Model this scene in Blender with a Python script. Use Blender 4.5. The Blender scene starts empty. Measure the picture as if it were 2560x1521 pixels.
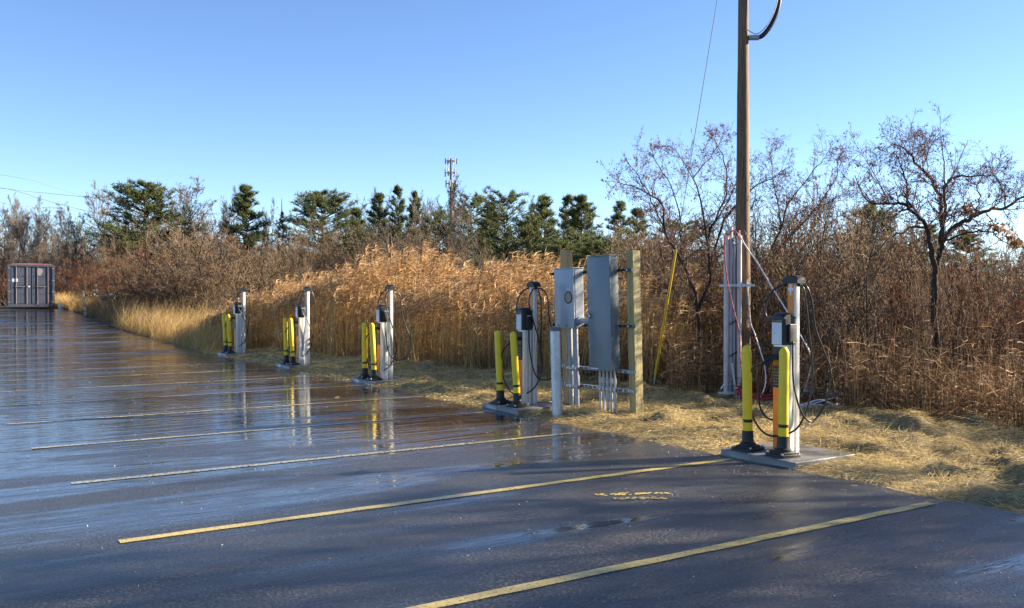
import bpy, bmesh, math, random
import numpy as np
from mathutils import Vector, Matrix, Quaternion

R = math.radians
sc = bpy.context.scene
col = sc.collection

# ------------------------------------------------------------------ camera
EYE = 1.70
F = 2300.0                      # focal length in pixels of the 2560 x 1521 photograph
PITCH = math.atan((760.5 - 739.0) / F)
cd = bpy.data.cameras.new('camera')
cam = bpy.data.objects.new('camera', cd)
col.objects.link(cam)
cam.location = (0, 0, EYE)
cam.rotation_euler = (R(90) - PITCH, 0, 0)
cd.sensor_width = 36
cd.lens = 36 * F / 2560
cd.clip_start = 0.05
cd.clip_end = 3000
sc.camera = cam

# ------------------------------------------------------------------ light
SUN_HEAD, SUN_EL = 77.0, 22.0
w = bpy.data.worlds.new('World')
sc.world = w
w.use_nodes = True
nt = w.node_tree
sky = nt.nodes.new('ShaderNodeTexSky')
sky.sky_type = 'NISHITA'
sky.sun_disc = False
sky.sun_elevation = R(SUN_EL)
sky.sun_rotation = R(SUN_HEAD)
sky.air_density = 0.7
sky.dust_density = 0.05
sky.ozone_density = 2.4
sky.altitude = 50
bg = nt.nodes['Background']
bg.inputs[1].default_value = 0.074
hs = nt.nodes.new('ShaderNodeHueSaturation'); hs.inputs['Hue'].default_value = 0.505; hs.inputs['Saturation'].default_value = 1.07
nt.links.new(sky.outputs[0], hs.inputs['Color']); nt.links.new(hs.outputs[0], bg.inputs[0])
sd = bpy.data.lights.new('sun', 'SUN')
sd.energy = 5.0
sd.angle = R(0.5)
sd.color = (1.0, 0.86, 0.66)
sun = bpy.data.objects.new('sun', sd)
col.objects.link(sun)
hd = R(SUN_HEAD)
tosun = Vector((math.sin(hd) * math.cos(R(SUN_EL)), math.cos(hd) * math.cos(R(SUN_EL)), math.sin(R(SUN_EL))))
sun.rotation_euler = tosun.to_track_quat('Z', 'Y').to_euler()
sc.view_settings.view_transform = 'Standard'
sc.view_settings.look = 'None'
sc.view_settings.exposure = 1.85
sc.view_settings.gamma = 1.0
sc.render.engine = 'CYCLES'
sc.cycles.max_bounces = 6
sc.cycles.diffuse_bounces = 4
sc.cycles.glossy_bounces = 3
sc.cycles.transmission_bounces = 4
sc.cycles.caustics_reflective = False
sc.cycles.sample_clamp_indirect = 6.0

# ------------------------------------------------------------------ layout helpers
TH = R(32.8)
SU, CU = math.sin(TH), math.cos(TH)
VROT = -R(57.2)                 # turns local +y along v (away from the lot), local +x along -u
def terr(u):
    s = min(max((u - 29.0) / 31.0, 0), 1)
    return 0.96 * s ** 1.5
def W(u, v, z=0.0):             # row coordinates -> world (u along the lot's edge, v across it)
    return Vector((-SU * u + CU * v, CU * u + SU * v, terr(u) + z))
def UV(x, y):
    return (-SU * x + CU * y, CU * x + SU * y)
def S(px, py, Y):               # point at depth Y seen at pixel
    return Vector(((px - 1280) * Y / F, Y, EYE + (739 - py) * Y / F))
def G(px, py, h=0.0):
    Y = F * (EYE - h) / (py - 739)
    return Vector(((px - 1280) * Y / F, Y, h))
def u_at(px, v):
    t = (px - 1280) / F
    return v * (CU - SU * t) / (SU + CU * t)

# ------------------------------------------------------------------ mesh helpers
class MB:
    def __init__(s):
        s.v = []; s.q = []; s.t = []; s.n = 0; s.p = []
    def add(s, V, Q=None, T=None, P=None):
        V = np.asarray(V, dtype=np.float32).reshape(-1, 3)
        if Q is not None and len(Q): s.q.append(np.asarray(Q, dtype=np.int32).reshape(-1, 4) + s.n)
        if T is not None and len(T): s.t.append(np.asarray(T, dtype=np.int32).reshape(-1, 3) + s.n)
        if P: s.p += [[i + s.n for i in f] for f in P]
        s.v.append(V); s.n += len(V)
        return s
    def box(s, x0, x1, y0, y1, z0, z1):
        V = [(x, y, z) for z in (z0, z1) for y in (y0, y1) for x in (x0, x1)]
        return s.add(V, Q=[(0, 2, 3, 1), (4, 5, 7, 6), (0, 1, 5, 4), (2, 6, 7, 3), (0, 4, 6, 2), (1, 3, 7, 5)])
    def prism(s, prof, z0, z1, cap=0.0):
        n = len(prof); c = np.mean(np.array(prof), axis=0)
        rings = [(z0, 1.0), (z1 - cap, 1.0)]
        if cap: rings.append((z1, None))
        V = []
        for z, k in rings:
            for x, y in prof:
                if k is None:
                    dx, dy = x - c[0], y - c[1]; L = math.hypot(dx, dy)
                    f = (L - cap) / L
                    V.append((c[0] + dx * f, c[1] + dy * f, z))
                else: V.append((x, y, z))
        Q = []
        m = len(rings)
        for r in range(m - 1):
            for i in range(n):
                j = (i + 1) % n
                Q.append((r * n + i, r * n + j, (r + 1) * n + j, (r + 1) * n + i))
        return s.add(V, Q=Q, P=[list(range(n))[::-1], [(m - 1) * n + i for i in range(n)]])
    def rbox(s, x0, x1, y0, y1, z0, z1, r=0.01, seg=3, cap=0.004):
        return s.prism(rrect(x0, x1, y0, y1, r, seg), z0, z1, cap)
    def lathe(s, prof, n=24, cx=0, cy=0):
        V = []
        for r_, z in prof:
            for i in range(n):
                a = 2 * math.pi * i / n
                V.append((cx + r_ * math.cos(a), cy + r_ * math.sin(a), z))
        Q = [(k * n + i, k * n + (i + 1) % n, (k + 1) * n + (i + 1) % n, (k + 1) * n + i) for k in range(len(prof) - 1) for i in range(n)]
        return s.add(V, Q=Q, P=[list(range(n))[::-1], [(len(prof) - 1) * n + i for i in range(n)]])
    def tube(s, pts, r, n=8, caps=True):
        pts = [Vector(p) for p in pts]; m = len(pts)
        rr = r if hasattr(r, '__len__') else [r] * m
        V = []; prev = None
        for i, p in enumerate(pts):
            d = (pts[min(i + 1, m - 1)] - pts[max(i - 1, 0)]).normalized()
            if prev is None:
                a = d.orthogonal().normalized()
            else:
                a = (prev - d * prev.dot(d)).normalized()
            prev = a; b = d.cross(a)
            for k in range(n):
                t = 2 * math.pi * k / n
                V.append(p + (a * math.cos(t) + b * math.sin(t)) * rr[i])
        Q = [(k * n + i, k * n + (i + 1) % n, (k + 1) * n + (i + 1) % n, (k + 1) * n + i) for k in range(m - 1) for i in range(n)]
        return s.add([tuple(v) for v in V], Q=Q, P=[list(range(n))[::-1], [(m - 1) * n + i for i in range(n)]] if caps else None)
    def mesh(s, name, mat=None, smooth=False):
        me = bpy.data.meshes.new(name)
        V = np.concatenate(s.v) if s.v else np.zeros((0, 3), np.float32)
        Qa = np.concatenate(s.q) if s.q else np.zeros((0, 4), np.int32)
        Ta = np.concatenate(s.t) if s.t else np.zeros((0, 3), np.int32)
        pl = [len(f) for f in s.p]; pf = [i for f in s.p for i in f]
        loops = np.concatenate([Qa.ravel(), Ta.ravel(), np.array(pf, np.int32)]).astype(np.int32)
        tot = np.concatenate([np.full(len(Qa), 4), np.full(len(Ta), 3), np.array(pl, int)]).astype(np.int32)
        st = np.concatenate([[0], np.cumsum(tot)[:-1]]).astype(np.int32) if len(tot) else tot
        me.vertices.add(len(V)); me.vertices.foreach_set('co', V.astype(np.float32).ravel())
        me.loops.add(len(loops)); me.loops.foreach_set('vertex_index', loops)
        me.polygons.add(len(tot)); me.polygons.foreach_set('loop_start', st); me.polygons.foreach_set('loop_total', tot)
        me.polygons.foreach_set('use_smooth', np.full(len(tot), bool(smooth)))
        me.update(calc_edges=True)
        if mat: me.materials.append(mat)
        if smooth == 'auto':
            try: me.set_sharp_from_angle(angle=R(35))
            except Exception: pass
        return me
    def obj(s, name, mat=None, parent=None, smooth=False, loc=None):
        o = bpy.data.objects.new(name, s.mesh(name, mat, smooth))
        col.objects.link(o)
        if parent: o.parent = parent
        if loc is not None: o.location = loc
        return o

def rrect(x0, x1, y0, y1, r, seg=3):
    P = []
    for cx, cy, a0 in ((x1 - r, y1 - r, 0), (x0 + r, y1 - r, 90), (x0 + r, y0 + r, 180), (x1 - r, y0 + r, 270)):
        for k in range(seg + 1):
            a = R(a0 + 90 * k / seg)
            P.append((cx + r * math.cos(a), cy + r * math.sin(a)))
    return P

def tag(o, label=None, cat=None, group=None, kind=None):
    if label: o['label'] = label
    if cat: o['category'] = cat
    if group: o['group'] = group
    if kind: o['kind'] = kind
    return o
def empty(name, loc, rz=0.0, label=None, cat=None, group=None):
    o = bpy.data.objects.new(name, None)
    o.empty_display_size = 0.2
    col.objects.link(o)
    o.location = loc; o.rotation_euler = (0, 0, rz)
    return tag(o, label, cat, group)
def kids(o): return [c for c in bpy.data.objects if c.parent is o]
def copy_tree(o, parent=None):
    c = o.copy(); col.objects.link(c); c.parent = parent
    for ch in kids(o): copy_tree(ch, c)
    return c
def smoothpath(P, n=6):          # Catmull-Rom through the points
    P = [Vector(p) for p in P]
    Q = [P[0] * 2 - P[1]] + P + [P[-1] * 2 - P[-2]]
    out = []
    for i in range(1, len(Q) - 2):
        for k in range(n):
            t = k / n
            a, b, c, d = Q[i - 1], Q[i], Q[i + 1], Q[i + 2]
            out.append(0.5 * ((2 * b) + (c - a) * t + (2 * a - 5 * b + 4 * c - d) * t * t + (3 * b - a - 3 * c + d) * t ** 3))
    out.append(P[-1])
    return out

# ------------------------------------------------------------------ materials
class N:
    def __init__(s, name):
        s.m = bpy.data.materials.new(name); s.m.use_nodes = True
        s.nt = s.m.node_tree; s.b = s.nt.nodes['Principled BSDF']; s.out = s.nt.nodes['Material Output']
    def n(s, t, **k):
        nd = s.nt.nodes.new('ShaderNode' + t)
        for a, b in k.items():
            if a.startswith('i_'):
                key = a[2:]; key = int(key) if key.isdigit() else key.replace('_', ' ')
                nd.inputs[key].default_value = b
            else: setattr(nd, a, b)
        return nd
    def l(s, a, b): s.nt.links.new(a, b)
    def ramp(s, fac, stops, interp='LINEAR'):
        r = s.n('ValToRGB'); cr = r.color_ramp; cr.interpolation = interp
        while len(cr.elements) < len(stops): cr.elements.new(0.5)
        for e, (p, c) in zip(cr.elements, stops):
            e.position = p; e.color = (*c, 1) if len(c) == 3 else c
        s.l(fac, r.inputs[0]); return r.outputs[0]
    def coords(s, scale=(1, 1, 1), rot=(0, 0, 0), kind='Object'):
        tc = s.n('TexCoord'); mp = s.n('Mapping')
        mp.inputs['Scale'].default_value = scale; mp.inputs['Rotation'].default_value = rot
        s.l(tc.outputs[kind], mp.inputs[0]); return mp.outputs[0]
    def noise(s, vec, scale, detail=4, rough=0.55, dist=0.0):
        t = s.n('TexNoise'); t.inputs['Scale'].default_value = scale; t.inputs['Detail'].default_value = detail
        t.inputs['Roughness'].default_value = rough; t.inputs['Distortion'].default_value = dist
        s.l(vec, t.inputs['Vector']); return t.outputs['Fac']
    def math(s, op, a, b=None, clamp=False):
        m = s.n('Math', operation=op); m.use_clamp = clamp
        for i, x in enumerate((a, b)):
            if x is None: continue
            if isinstance(x, (int, float)): m.inputs[i].default_value = x
            else: s.l(x, m.inputs[i])
        return m.outputs[0]
    def mix(s, f, a, b):
        m = s.n('Mix', data_type='RGBA')
        for i, x in ((0, f), (6, a), (7, b)):
            if isinstance(x, (int, float)): m.inputs[i].default_value = x
            elif isinstance(x, tuple): m.inputs[i].default_value = (*x, 1)
            else: s.l(x, m.inputs[i])
        return m.outputs[2]
    def bump(s, h, strength=0.3, dist=0.01, normal=None):
        b = s.n('Bump'); b.inputs['Strength'].default_value = strength; b.inputs['Distance'].default_value = dist
        s.l(h, b.inputs['Height'])
        if normal: s.l(normal, b.inputs['Normal'])
        return b.outputs[0]
    def set(s, **k):
        for a, b in k.items():
            i = s.b.inputs[a.replace('_', ' ')]
            if isinstance(b, (int, float)): i.default_value = b
            elif isinstance(b, tuple): i.default_value = (*b, 1)
            else: s.l(b, i)
        return s

def mat_plain(name, c, rough=0.5, metal=0.0, var=0.12, scale=6, bump=0.05, dirt=None, stretch=(1, 1, 1)):
    a = N(name); co = a.coords(stretch)
    nf = a.noise(co, scale, 5)
    lo = tuple(x * (1 - var) for x in c); hi = tuple(min(1, x * (1 + var)) for x in c)
    base = a.ramp(nf, [(0.3, lo), (0.7, hi)])
    if dirt:
        d = a.noise(co, scale * 0.6, 8, 0.7)
        base = a.mix(a.ramp(d, [(0.52, (0, 0, 0)), (0.68, (1, 1, 1))]), base, dirt)
    fine = a.noise(co, scale * 12, 3)
    a.set(Base_Color=base, Metallic=metal, Roughness=a.math('MULTIPLY_ADD', fine, 0.25) if False else a.ramp(fine, [(0.3, (max(0, rough - .07),) * 3), (0.7, (min(1, rough + .07),) * 3)]),
          Normal=a.bump(fine, bump, 0.004))
    return a.m

def mat_plant(name, stops, trans=0.3, rough=0.75, twig=False):
    a = N(name); g = a.n('NewGeometry')
    c = a.ramp(g.outputs['Random Per Island'], stops)
    co = a.coords()
    nz = a.noise(co, 0.9, 3)
    hsv = a.n('HueSaturation'); a.l(c, hsv.inputs['Color'])
    a.l(a.math('MULTIPLY_ADD', nz, 0.7) if False else a.ramp(nz, [(0.25, (0.72,) * 3), (0.75, (1.2,) * 3)]), hsv.inputs['Value'])
    c = hsv.outputs[0]
    a.set(Base_Color=c, Roughness=rough); a.b.inputs['Specular IOR Level'].default_value = 0.3
    if trans:
        t = a.n('BsdfTranslucent'); a.l(c, t.inputs[0])
        mx = a.n('MixShader'); mx.inputs[0].default_value = trans
        a.l(a.b.outputs[0], mx.inputs[1]); a.l(t.outputs[0], mx.inputs[2]); a.l(mx.outputs[0], a.out.inputs[0])
    return a.m

def mat_wood(name, c1, c2, c3, scale=1.0, rough=0.75, cracks=0.6, knots=True, bump=0.5):
    a = N(name); co = a.coords((14 * scale, 14 * scale, 0.8 * scale))
    n1 = a.noise(co, 2.2, 8, 0.65, 0.6)
    base = a.ramp(n1, [(0.30, c1), (0.5, c2), (0.72, c3)])
    co2 = a.coords((30 * scale, 30 * scale, 0.9 * scale))
    n2 = a.noise(co2, 2.5, 3, 0.5, 0.2)
    crack = a.ramp(n2, [(0.34, (1, 1, 1)), (0.41, (0, 0, 0))])
    base = a.mix(a.math('MULTIPLY', crack, cracks), base, tuple(x * 0.22 for x in c1))
    if knots:
        co3 = a.coords((3.2, 3.2, 1.5)); vo = a.n('TexVoronoi'); vo.inputs['Scale'].default_value = 1.0
        a.l(co3, vo.inputs['Vector'])
        k = a.ramp(vo.outputs['Distance'], [(0.06, (1, 1, 1)), (0.13, (0, 0, 0))])
        base = a.mix(a.math('MULTIPLY', k, 0.75), base, tuple(x * 0.35 for x in c1))
    big = a.noise(a.coords((1, 1, 0.35)), 1.7, 3)
    hsv = a.n('HueSaturation'); a.l(base, hsv.inputs['Color']); a.l(a.ramp(big, [(0.3, (0.75,) * 3), (0.7, (1.15,) * 3)]), hsv.inputs['Value'])
    a.set(Base_Color=hsv.outputs[0], Roughness=rough, Normal=a.bump(a.math('SUBTRACT', n1, crack), bump, 0.006))
    return a.m

M = {}
M['white_metal'] = mat_plain('painted_metal', (0.74, 0.73, 0.69), 0.3, 0.2, 0.04, 3, 0.02, dirt=(0.55, 0.54, 0.5), stretch=(3, 3, .4))
M['black'] = mat_plain('black_plastic', (0.007, 0.007, 0.008), 0.5, 0, 0.2, 8, 0.06)
M['cable'] = mat_plain('cable_rubber', (0.008, 0.008, 0.009), 0.33, 0, 0.2, 8, 0.03)
M['orange'] = mat_plain('orange_panel', (0.85, 0.25, 0.03), 0.45, 0, 0.08, 4, 0.02, dirt=(0.55, 0.2, 0.07))
M['screen'] = mat_plain('screen_glass', (0.55, 0.60, 0.68), 0.12, 0, 0.12, 3, 0.0, dirt=(0.28, 0.3, 0.33), stretch=(9, 9, .6))
M['sticker'] = mat_plain('sticker_print', (0.42, 0.42, 0.4), 0.5, 0, 0.2, 9, 0.02)
M['white_paint'] = mat_plain('white_paint', (0.75, 0.76, 0.77), 0.45, 0, 0.06, 8, 0.03)
M['yellow'] = mat_plain('yellow_plastic', (0.86, 0.60, 0.012), 0.42, 0, 0.06, 10, 0.22, dirt=(0.70, 0.49, 0.04))
M['rubber'] = mat_plain('black_rubber', (0.007, 0.007, 0.007), 0.5, 0, 0.3, 12, 0.1)
M['galv'] = mat_plain('galvanised_steel', (0.50, 0.53, 0.56), 0.42, 0.55, 0.16, 14, 0.08, dirt=(0.33, 0.35, 0.38))
M['pvc'] = mat_plain('grey_pvc', (0.36, 0.38, 0.41), 0.45, 0, 0.08, 6, 0.03, dirt=(0.3, 0.3, 0.31))
M['pvc_light'] = mat_plain('light_pvc', (0.50, 0.50, 0.50), 0.45, 0, 0.08, 6, 0.03)
M['panel_dark'] = mat_plain('panel_enamel', (0.125, 0.155, 0.18), 0.38, 0.1, 0.05, 2.5, 0.02)
M['panel_light'] = mat_plain('meter_enamel', (0.30, 0.33, 0.37), 0.4, 0.1, 0.05, 3, 0.02)
M['strut_dark'] = mat_plain('strut_green', (0.10, 0.13, 0.12), 0.5, 0.3, 0.15, 9, 0.05)
M['tan'] = mat_plain('tan_cardboard', (0.33, 0.26, 0.19), 0.6, 0, 0.1, 8, 0.03)
M['red_cable'] = mat_plain('red_cable', (0.42, 0.025, 0.04), 0.4, 0, 0.1, 9, 0.02)
M['white_cable'] = mat_plain('white_cable', (0.68, 0.66, 0.68), 0.4, 0, 0.08, 9, 0.02)
M['steel_wire'] = mat_plain('steel_wire', (0.10, 0.10, 0.10), 0.6, 0.2, 0.1, 9, 0.02)
M['antenna'] = mat_plain('antenna_shell', (0.38, 0.36, 0.35), 0.6, 0, 0.15, 1, 0.02)
M['tower'] = mat_plain('tower_steel', (0.16, 0.15, 0.14), 0.6, 0.3, 0.15, 1, 0.02)
M['bucket'] = mat_plain('bucket_plastic', (0.62, 0.6, 0.56), 0.5, 0, 0.08, 8, 0.03)
M['box_green'] = mat_plain('pale_green_plastic', (0.30, 0.36, 0.24), 0.6, 0, 0.08, 5, 0.03)
M['lid_blue'] = mat_plain('pale_blue_lid', (0.55, 0.63, 0.72), 0.4, 0, 0.08, 5, 0.03)
M['sheet_grey'] = mat_plain('grey_sheeting', (0.36, 0.40, 0.46), 0.35, 0, 0.15, 5, 0.03)
M['pole_wood'] = mat_wood('pole_wood', (0.085, 0.05, 0.026), (0.165, 0.10, 0.054), (0.26, 0.17, 0.095), 1.0, 0.8, 0.75, True, 0.6)
M['post_wood'] = mat_wood('treated_post', (0.28, 0.22, 0.09), (0.42, 0.34, 0.15), (0.54, 0.44, 0.20), 0.8, 0.7, 0.35, True, 0.3)
M['post_wood2'] = mat_wood('orange_post', (0.42, 0.26, 0.10), (0.55, 0.36, 0.15), (0.62, 0.43, 0.2), 0.8, 0.7, 0.3, True, 0.3)
M['bark_dark'] = mat_plant('dark_bark', [(0, (0.030, 0.021, 0.016)), (0.6, (0.055, 0.037, 0.028)), (1, (0.10, 0.068, 0.05))], 0, 0.85)
M['bark_grey'] = mat_plant('grey_bark', [(0, (0.07, 0.052, 0.04)), (0.5, (0.125, 0.095, 0.072)), (1, (0.20, 0.155, 0.115))], 0, 0.85)
M['bark_pale'] = mat_plant('pale_bark', [(0, (0.13, 0.10, 0.075)), (0.5, (0.21, 0.165, 0.12)), (1, (0.32, 0.26, 0.19))], 0, 0.85)
M['twig_red'] = mat_plant('red_twigs', [(0, (0.075, 0.042, 0.030)), (0.5, (0.16, 0.090, 0.058)), (1, (0.30, 0.175, 0.105))], 0, 0.8)
M['twig_brown'] = mat_plant('brown_twigs', [(0, (0.065, 0.045, 0.030)), (0.5, (0.155, 0.108, 0.066)), (1, (0.31, 0.22, 0.13))], 0, 0.8)
M['leaf_rust'] = mat_plant('rust_leaves', [(0, (0.13, 0.035, 0.02)), (0.5, (0.24, 0.075, 0.035)), (1, (0.36, 0.15, 0.06))], 0.3, 0.7)
M['leaf_dead'] = mat_plant('dead_leaves', [(0, (0.13, 0.06, 0.025)), (0.5, (0.26, 0.14, 0.06)), (1, (0.42, 0.25, 0.11))], 0.35, 0.7)
M['berry'] = mat_plain('red_berries', (0.20, 0.03, 0.035), 0.35, 0, 0.3, 20, 0.02)
M['needle'] = mat_plant('pine_needles', [(0, (0.05, 0.075, 0.03)), (0.5, (0.12, 0.15, 0.05)), (1, (0.22, 0.225, 0.075))], 0.45, 0.6)
M['needle_dark'] = mat_plant('spruce_needles', [(0, (0.012, 0.022, 0.016)), (0.6, (0.026, 0.042, 0.024)), (1, (0.06, 0.075, 0.03))], 0.12, 0.6)
M['reed'] = mat_plant('golden_reed', [(0, (0.32, 0.195, 0.072)), (0.4, (0.60, 0.41, 0.16)), (0.8, (0.76, 0.56, 0.26)), (1, (0.85, 0.70, 0.40))], 0.5, 0.6)
M['plume'] = mat_plant('reed_plumes', [(0, (0.34, 0.18, 0.07)), (0.5, (0.61, 0.38, 0.17)), (1, (0.82, 0.61, 0.37))], 0.45, 0.8)
M['reed_brown'] = mat_plant('brown_reed', [(0, (0.085, 0.05, 0.028)), (0.45, (0.21, 0.13, 0.066)), (0.85, (0.44, 0.29, 0.155)), (1, (0.62, 0.47, 0.29))], 0.42, 0.65)
M['grass_gold'] = mat_plant('golden_grass', [(0, (0.34, 0.20, 0.07)), (0.5, (0.58, 0.38, 0.14)), (1, (0.76, 0.57, 0.26))], 0.4, 0.6)
M['grass_dull'] = mat_plant('olive_grass', [(0, (0.13, 0.09, 0.045)), (0.5, (0.23, 0.165, 0.08)), (1, (0.36, 0.26, 0.13))], 0.3, 0.7)
M['straw'] = mat_plant('straw', [(0, (0.24, 0.17, 0.065)), (0.35, (0.54, 0.40, 0.15)), (0.75, (0.74, 0.57, 0.25)), (1, (0.84, 0.71, 0.42))], 0.3, 0.6)

# asphalt -------------------------------------------------------------------
def asphalt():
    a = N('wet_asphalt')
    tc = a.n('TexCoord')
    rt = a.n('Mapping'); rt.inputs['Rotation'].default_value = (0, 0, -TH)   # x -> v , y -> u
    a.l(tc.outputs['Object'], rt.inputs[0]); P = rt.outputs[0]
    def st(sx, sy, ox=0.0):
        m = a.n('Mapping'); m.inputs['Scale'].default_value = (sx, sy, 1); m.inputs['Location'].default_value = (ox, ox * .7, 0)
        a.l(P, m.inputs[0]); return m.outputs[0]
    sep = a.n('SeparateXYZ'); a.l(P, sep.inputs[0]); vv, uu = sep.outputs[0], sep.outputs[1]
    def remap(x, a0, a1, b0, b1):
        m = a.n('MapRange'); m.inputs[1].default_value = a0; m.inputs[2].default_value = a1; m.inputs[3].default_value = b0; m.inputs[4].default_value = b1
        m.interpolation_type = 'SMOOTHSTEP'; a.l(x, m.inputs[0]); return m.outputs[0]
    # base colour
    fine = a.noise(P, 46, 4, 0.8); mid = a.noise(P, 6, 6, 0.6); big = a.noise(st(.12, .5), 1.6, 4)
    base = a.ramp(fine, [(0.32, (0.008, 0.008, 0.009)), (0.50, (0.038, 0.040, 0.038)), (0.62, (0.20, 0.19, 0.175))])
    base = a.mix(a.ramp(mid, [(0.35, (0.35,) * 3), (0.7, (0,) * 3)]), base, (0.022, 0.022, 0.025))
    vo = a.n('TexVoronoi'); vo.inputs['Scale'].default_value = 38; a.l(P, vo.inputs['Vector'])
    sp = a.math('MULTIPLY', a.ramp(vo.outputs['Distance'], [(0.10, (1,) * 3), (0.22, (0,) * 3)]), a.ramp(vo.outputs['Color'], [(0.52, (0,) * 3), (0.60, (1,) * 3)]))
    base = a.mix(sp, base, (0.30, 0.29, 0.27))
    # water
    pn = a.noise(st(.16, .85), 1.25, 5, 0.55, 0.5)
    pn2 = a.noise(st(.22, 1.5, 7.3), 1.7, 4, 0.5, 0.3)
    wetU = a.math('MULTIPLY', remap(uu, 5.0, 11.5, -0.25, 1.05), remap(uu, 33, 60, 1.0, 0.55))
    s = a.math('ADD', a.math('ADD', a.math('MULTIPLY', pn, 0.56), a.math('MULTIPLY', pn2, 0.34)), a.math('MULTIPLY', a.noise(st(1, 2.2), 3.2, 5, 0.65), 0.10))
    s = a.math('ADD', s, a.math('MULTIPLY', wetU, 0.095))
    def pool(s, u0, du, v0, dv, amt):
        f = a.math('MULTIPLY', remap(a.math('ABSOLUTE', a.math('SUBTRACT', uu, u0)), 0, du, 1, 0), remap(a.math('ABSOLUTE', a.math('SUBTRACT', vv, v0)), 0, dv, 1, 0))
        return a.math('ADD', s, a.math('MULTIPLY', f, amt))
    s = pool(s, 12.6, 1.5, 1.8, 5.0, .13); s = pool(s, 8.9, .5, 3.2, 1.6, .07); s = pool(s, 6.0, .9, 4.0, 2.2, -.06); s = pool(s, 16.0, 2.2, 5.5, 3.0, .06)
    s = a.math('ADD', s, a.math('MULTIPLY', remap(vv, 5.2, 7.1, 0, 1), 0.012))
    puddle = a.ramp(s, [(0.545, (0,) * 3), (0.59, (1,) * 3)])
    film = a.ramp(s, [(0.38, (0,) * 3), (0.56, (1,) * 3)])
    rough = a.mix(film, a.mix(fine, (0.30,) * 3, (0.55,) * 3), a.mix(fine, (0.15,) * 3, (0.34,) * 3))
    rough = a.mix(puddle, rough, (0.035,) * 3)
    dark = a.mix(a.math('MULTIPLY', film, 0.5), base, (0.013, 0.013, 0.015))
    a.set(Base_Color=dark, Roughness=rough)
    a.b.inputs['IOR'].default_value = 1.36
    a.b.inputs['Specular IOR Level'].default_value = 0.75
    inv = a.math('SUBTRACT', 1.0, puddle)
    b1 = a.n('Bump'); b1.inputs['Distance'].default_value = 0.004
    a.l(a.noise(P, 60, 4, 0.8), b1.inputs['Height']); a.l(a.math('MULTIPLY', a.math('MULTIPLY', inv, a.math('SUBTRACT', 1.3, film)), 0.95), b1.inputs['Strength'])
    b2 = a.n('Bump'); b2.inputs['Distance'].default_value = 0.02; b2.inputs['Strength'].default_value = 0.42
    a.l(a.noise(st(.35, 2.6, 3.1), 2.2, 3, 0.5), b2.inputs['Height']); a.l(b1.outputs[0], b2.inputs['Normal'])
    b3 = a.n('Bump'); b3.inputs['Distance'].default_value = 0.004; b3.inputs['Strength'].default_value = 0.34
    a.l(a.noise(st(1.2, 5), 4.5, 2, 0.5), b3.inputs['Height']); a.l(b2.outputs[0], b3.inputs['Normal'])
    a.l(b3.outputs[0], a.b.inputs['Normal'])
    return a.m
M['asphalt'] = asphalt()

def line_paint():
    a = N('yellow_line_paint'); P = a.coords()
    worn = a.noise(P, 55, 5, 0.7); big = a.noise(P, 3, 4)
    c = a.ramp(big, [(0.3, (0.46, 0.35, 0.09)), (0.7, (0.58, 0.46, 0.15))])
    c = a.mix(a.ramp(worn, [(0.36, (1,) * 3), (0.47, (0,) * 3)]), c, (0.05, 0.048, 0.04))
    a.set(Base_Color=c, Roughness=a.ramp(big, [(0.35, (0.22,) * 3), (0.65, (0.45,) * 3)]), Normal=a.bump(worn, 0.3, 0.003))
    return a.m
M['line'] = line_paint()
def far_line():
    a = N('pale_worn_line_paint'); P = a.coords()
    worn = a.noise(P, 22, 5, 0.75); big = a.noise(P, 1.6, 4)
    c = a.ramp(big, [(0.3, (0.30, 0.26, 0.13)), (0.7, (0.50, 0.45, 0.27))])
    c = a.mix(a.ramp(worn, [(0.42, (1,) * 3), (0.52, (0,) * 3)]), c, (0.035, 0.034, 0.03))
    a.set(Base_Color=c, Roughness=a.ramp(big, [(0.35, (0.08,) * 3), (0.65, (0.3,) * 3)]), Normal=a.bump(worn, 0.2, 0.003))
    return a.m
M['far_line'] = far_line()
def concrete():
    a = N('wet_concrete'); P = a.coords()
    n1 = a.noise(P, 3, 8, 0.65); f = a.noise(P, 60, 4, 0.7); wv = a.noise(P, 1.6, 3)
    c = a.ramp(n1, [(0.3, (0.085, 0.083, 0.08)), (0.7, (0.20, 0.195, 0.185))])
    c = a.mix(a.ramp(f, [(0.3, (0.5,) * 3), (0.45, (0,) * 3)]), c, (0.09, 0.09, 0.09))
    a.set(Base_Color=c, Roughness=a.ramp(wv, [(0.42, (0.12,) * 3), (0.58, (0.55,) * 3)]), Normal=a.bump(f, 0.35, 0.004))
    return a.m
M['concrete'] = concrete()
def soil(name, c1, c2, c3, sc_=1.2):
    a = N(name); P = a.coords()
    n1 = a.noise(P, sc_, 8, 0.7); f = a.noise(P, 30, 5, 0.8)
    c = a.ramp(n1, [(0.3, c1), (0.5, c2), (0.7, c3)])
    c = a.mix(a.ramp(f, [(0.35, (0.7,) * 3), (0.6, (0,) * 3)]), c, tuple(x * .4 for x in c1))
    a.set(Base_Color=c, Roughness=0.9, Normal=a.bump(f, 0.8, 0.03)); return a.m
M['soil'] = soil('dark_soil', (0.035, 0.026, 0.016), (0.06, 0.045, 0.027), (0.10, 0.075, 0.04))
M['verge'] = soil('straw_ground', (0.17, 0.125, 0.055), (0.30, 0.22, 0.095), (0.42, 0.32, 0.15), 2.5)

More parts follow.
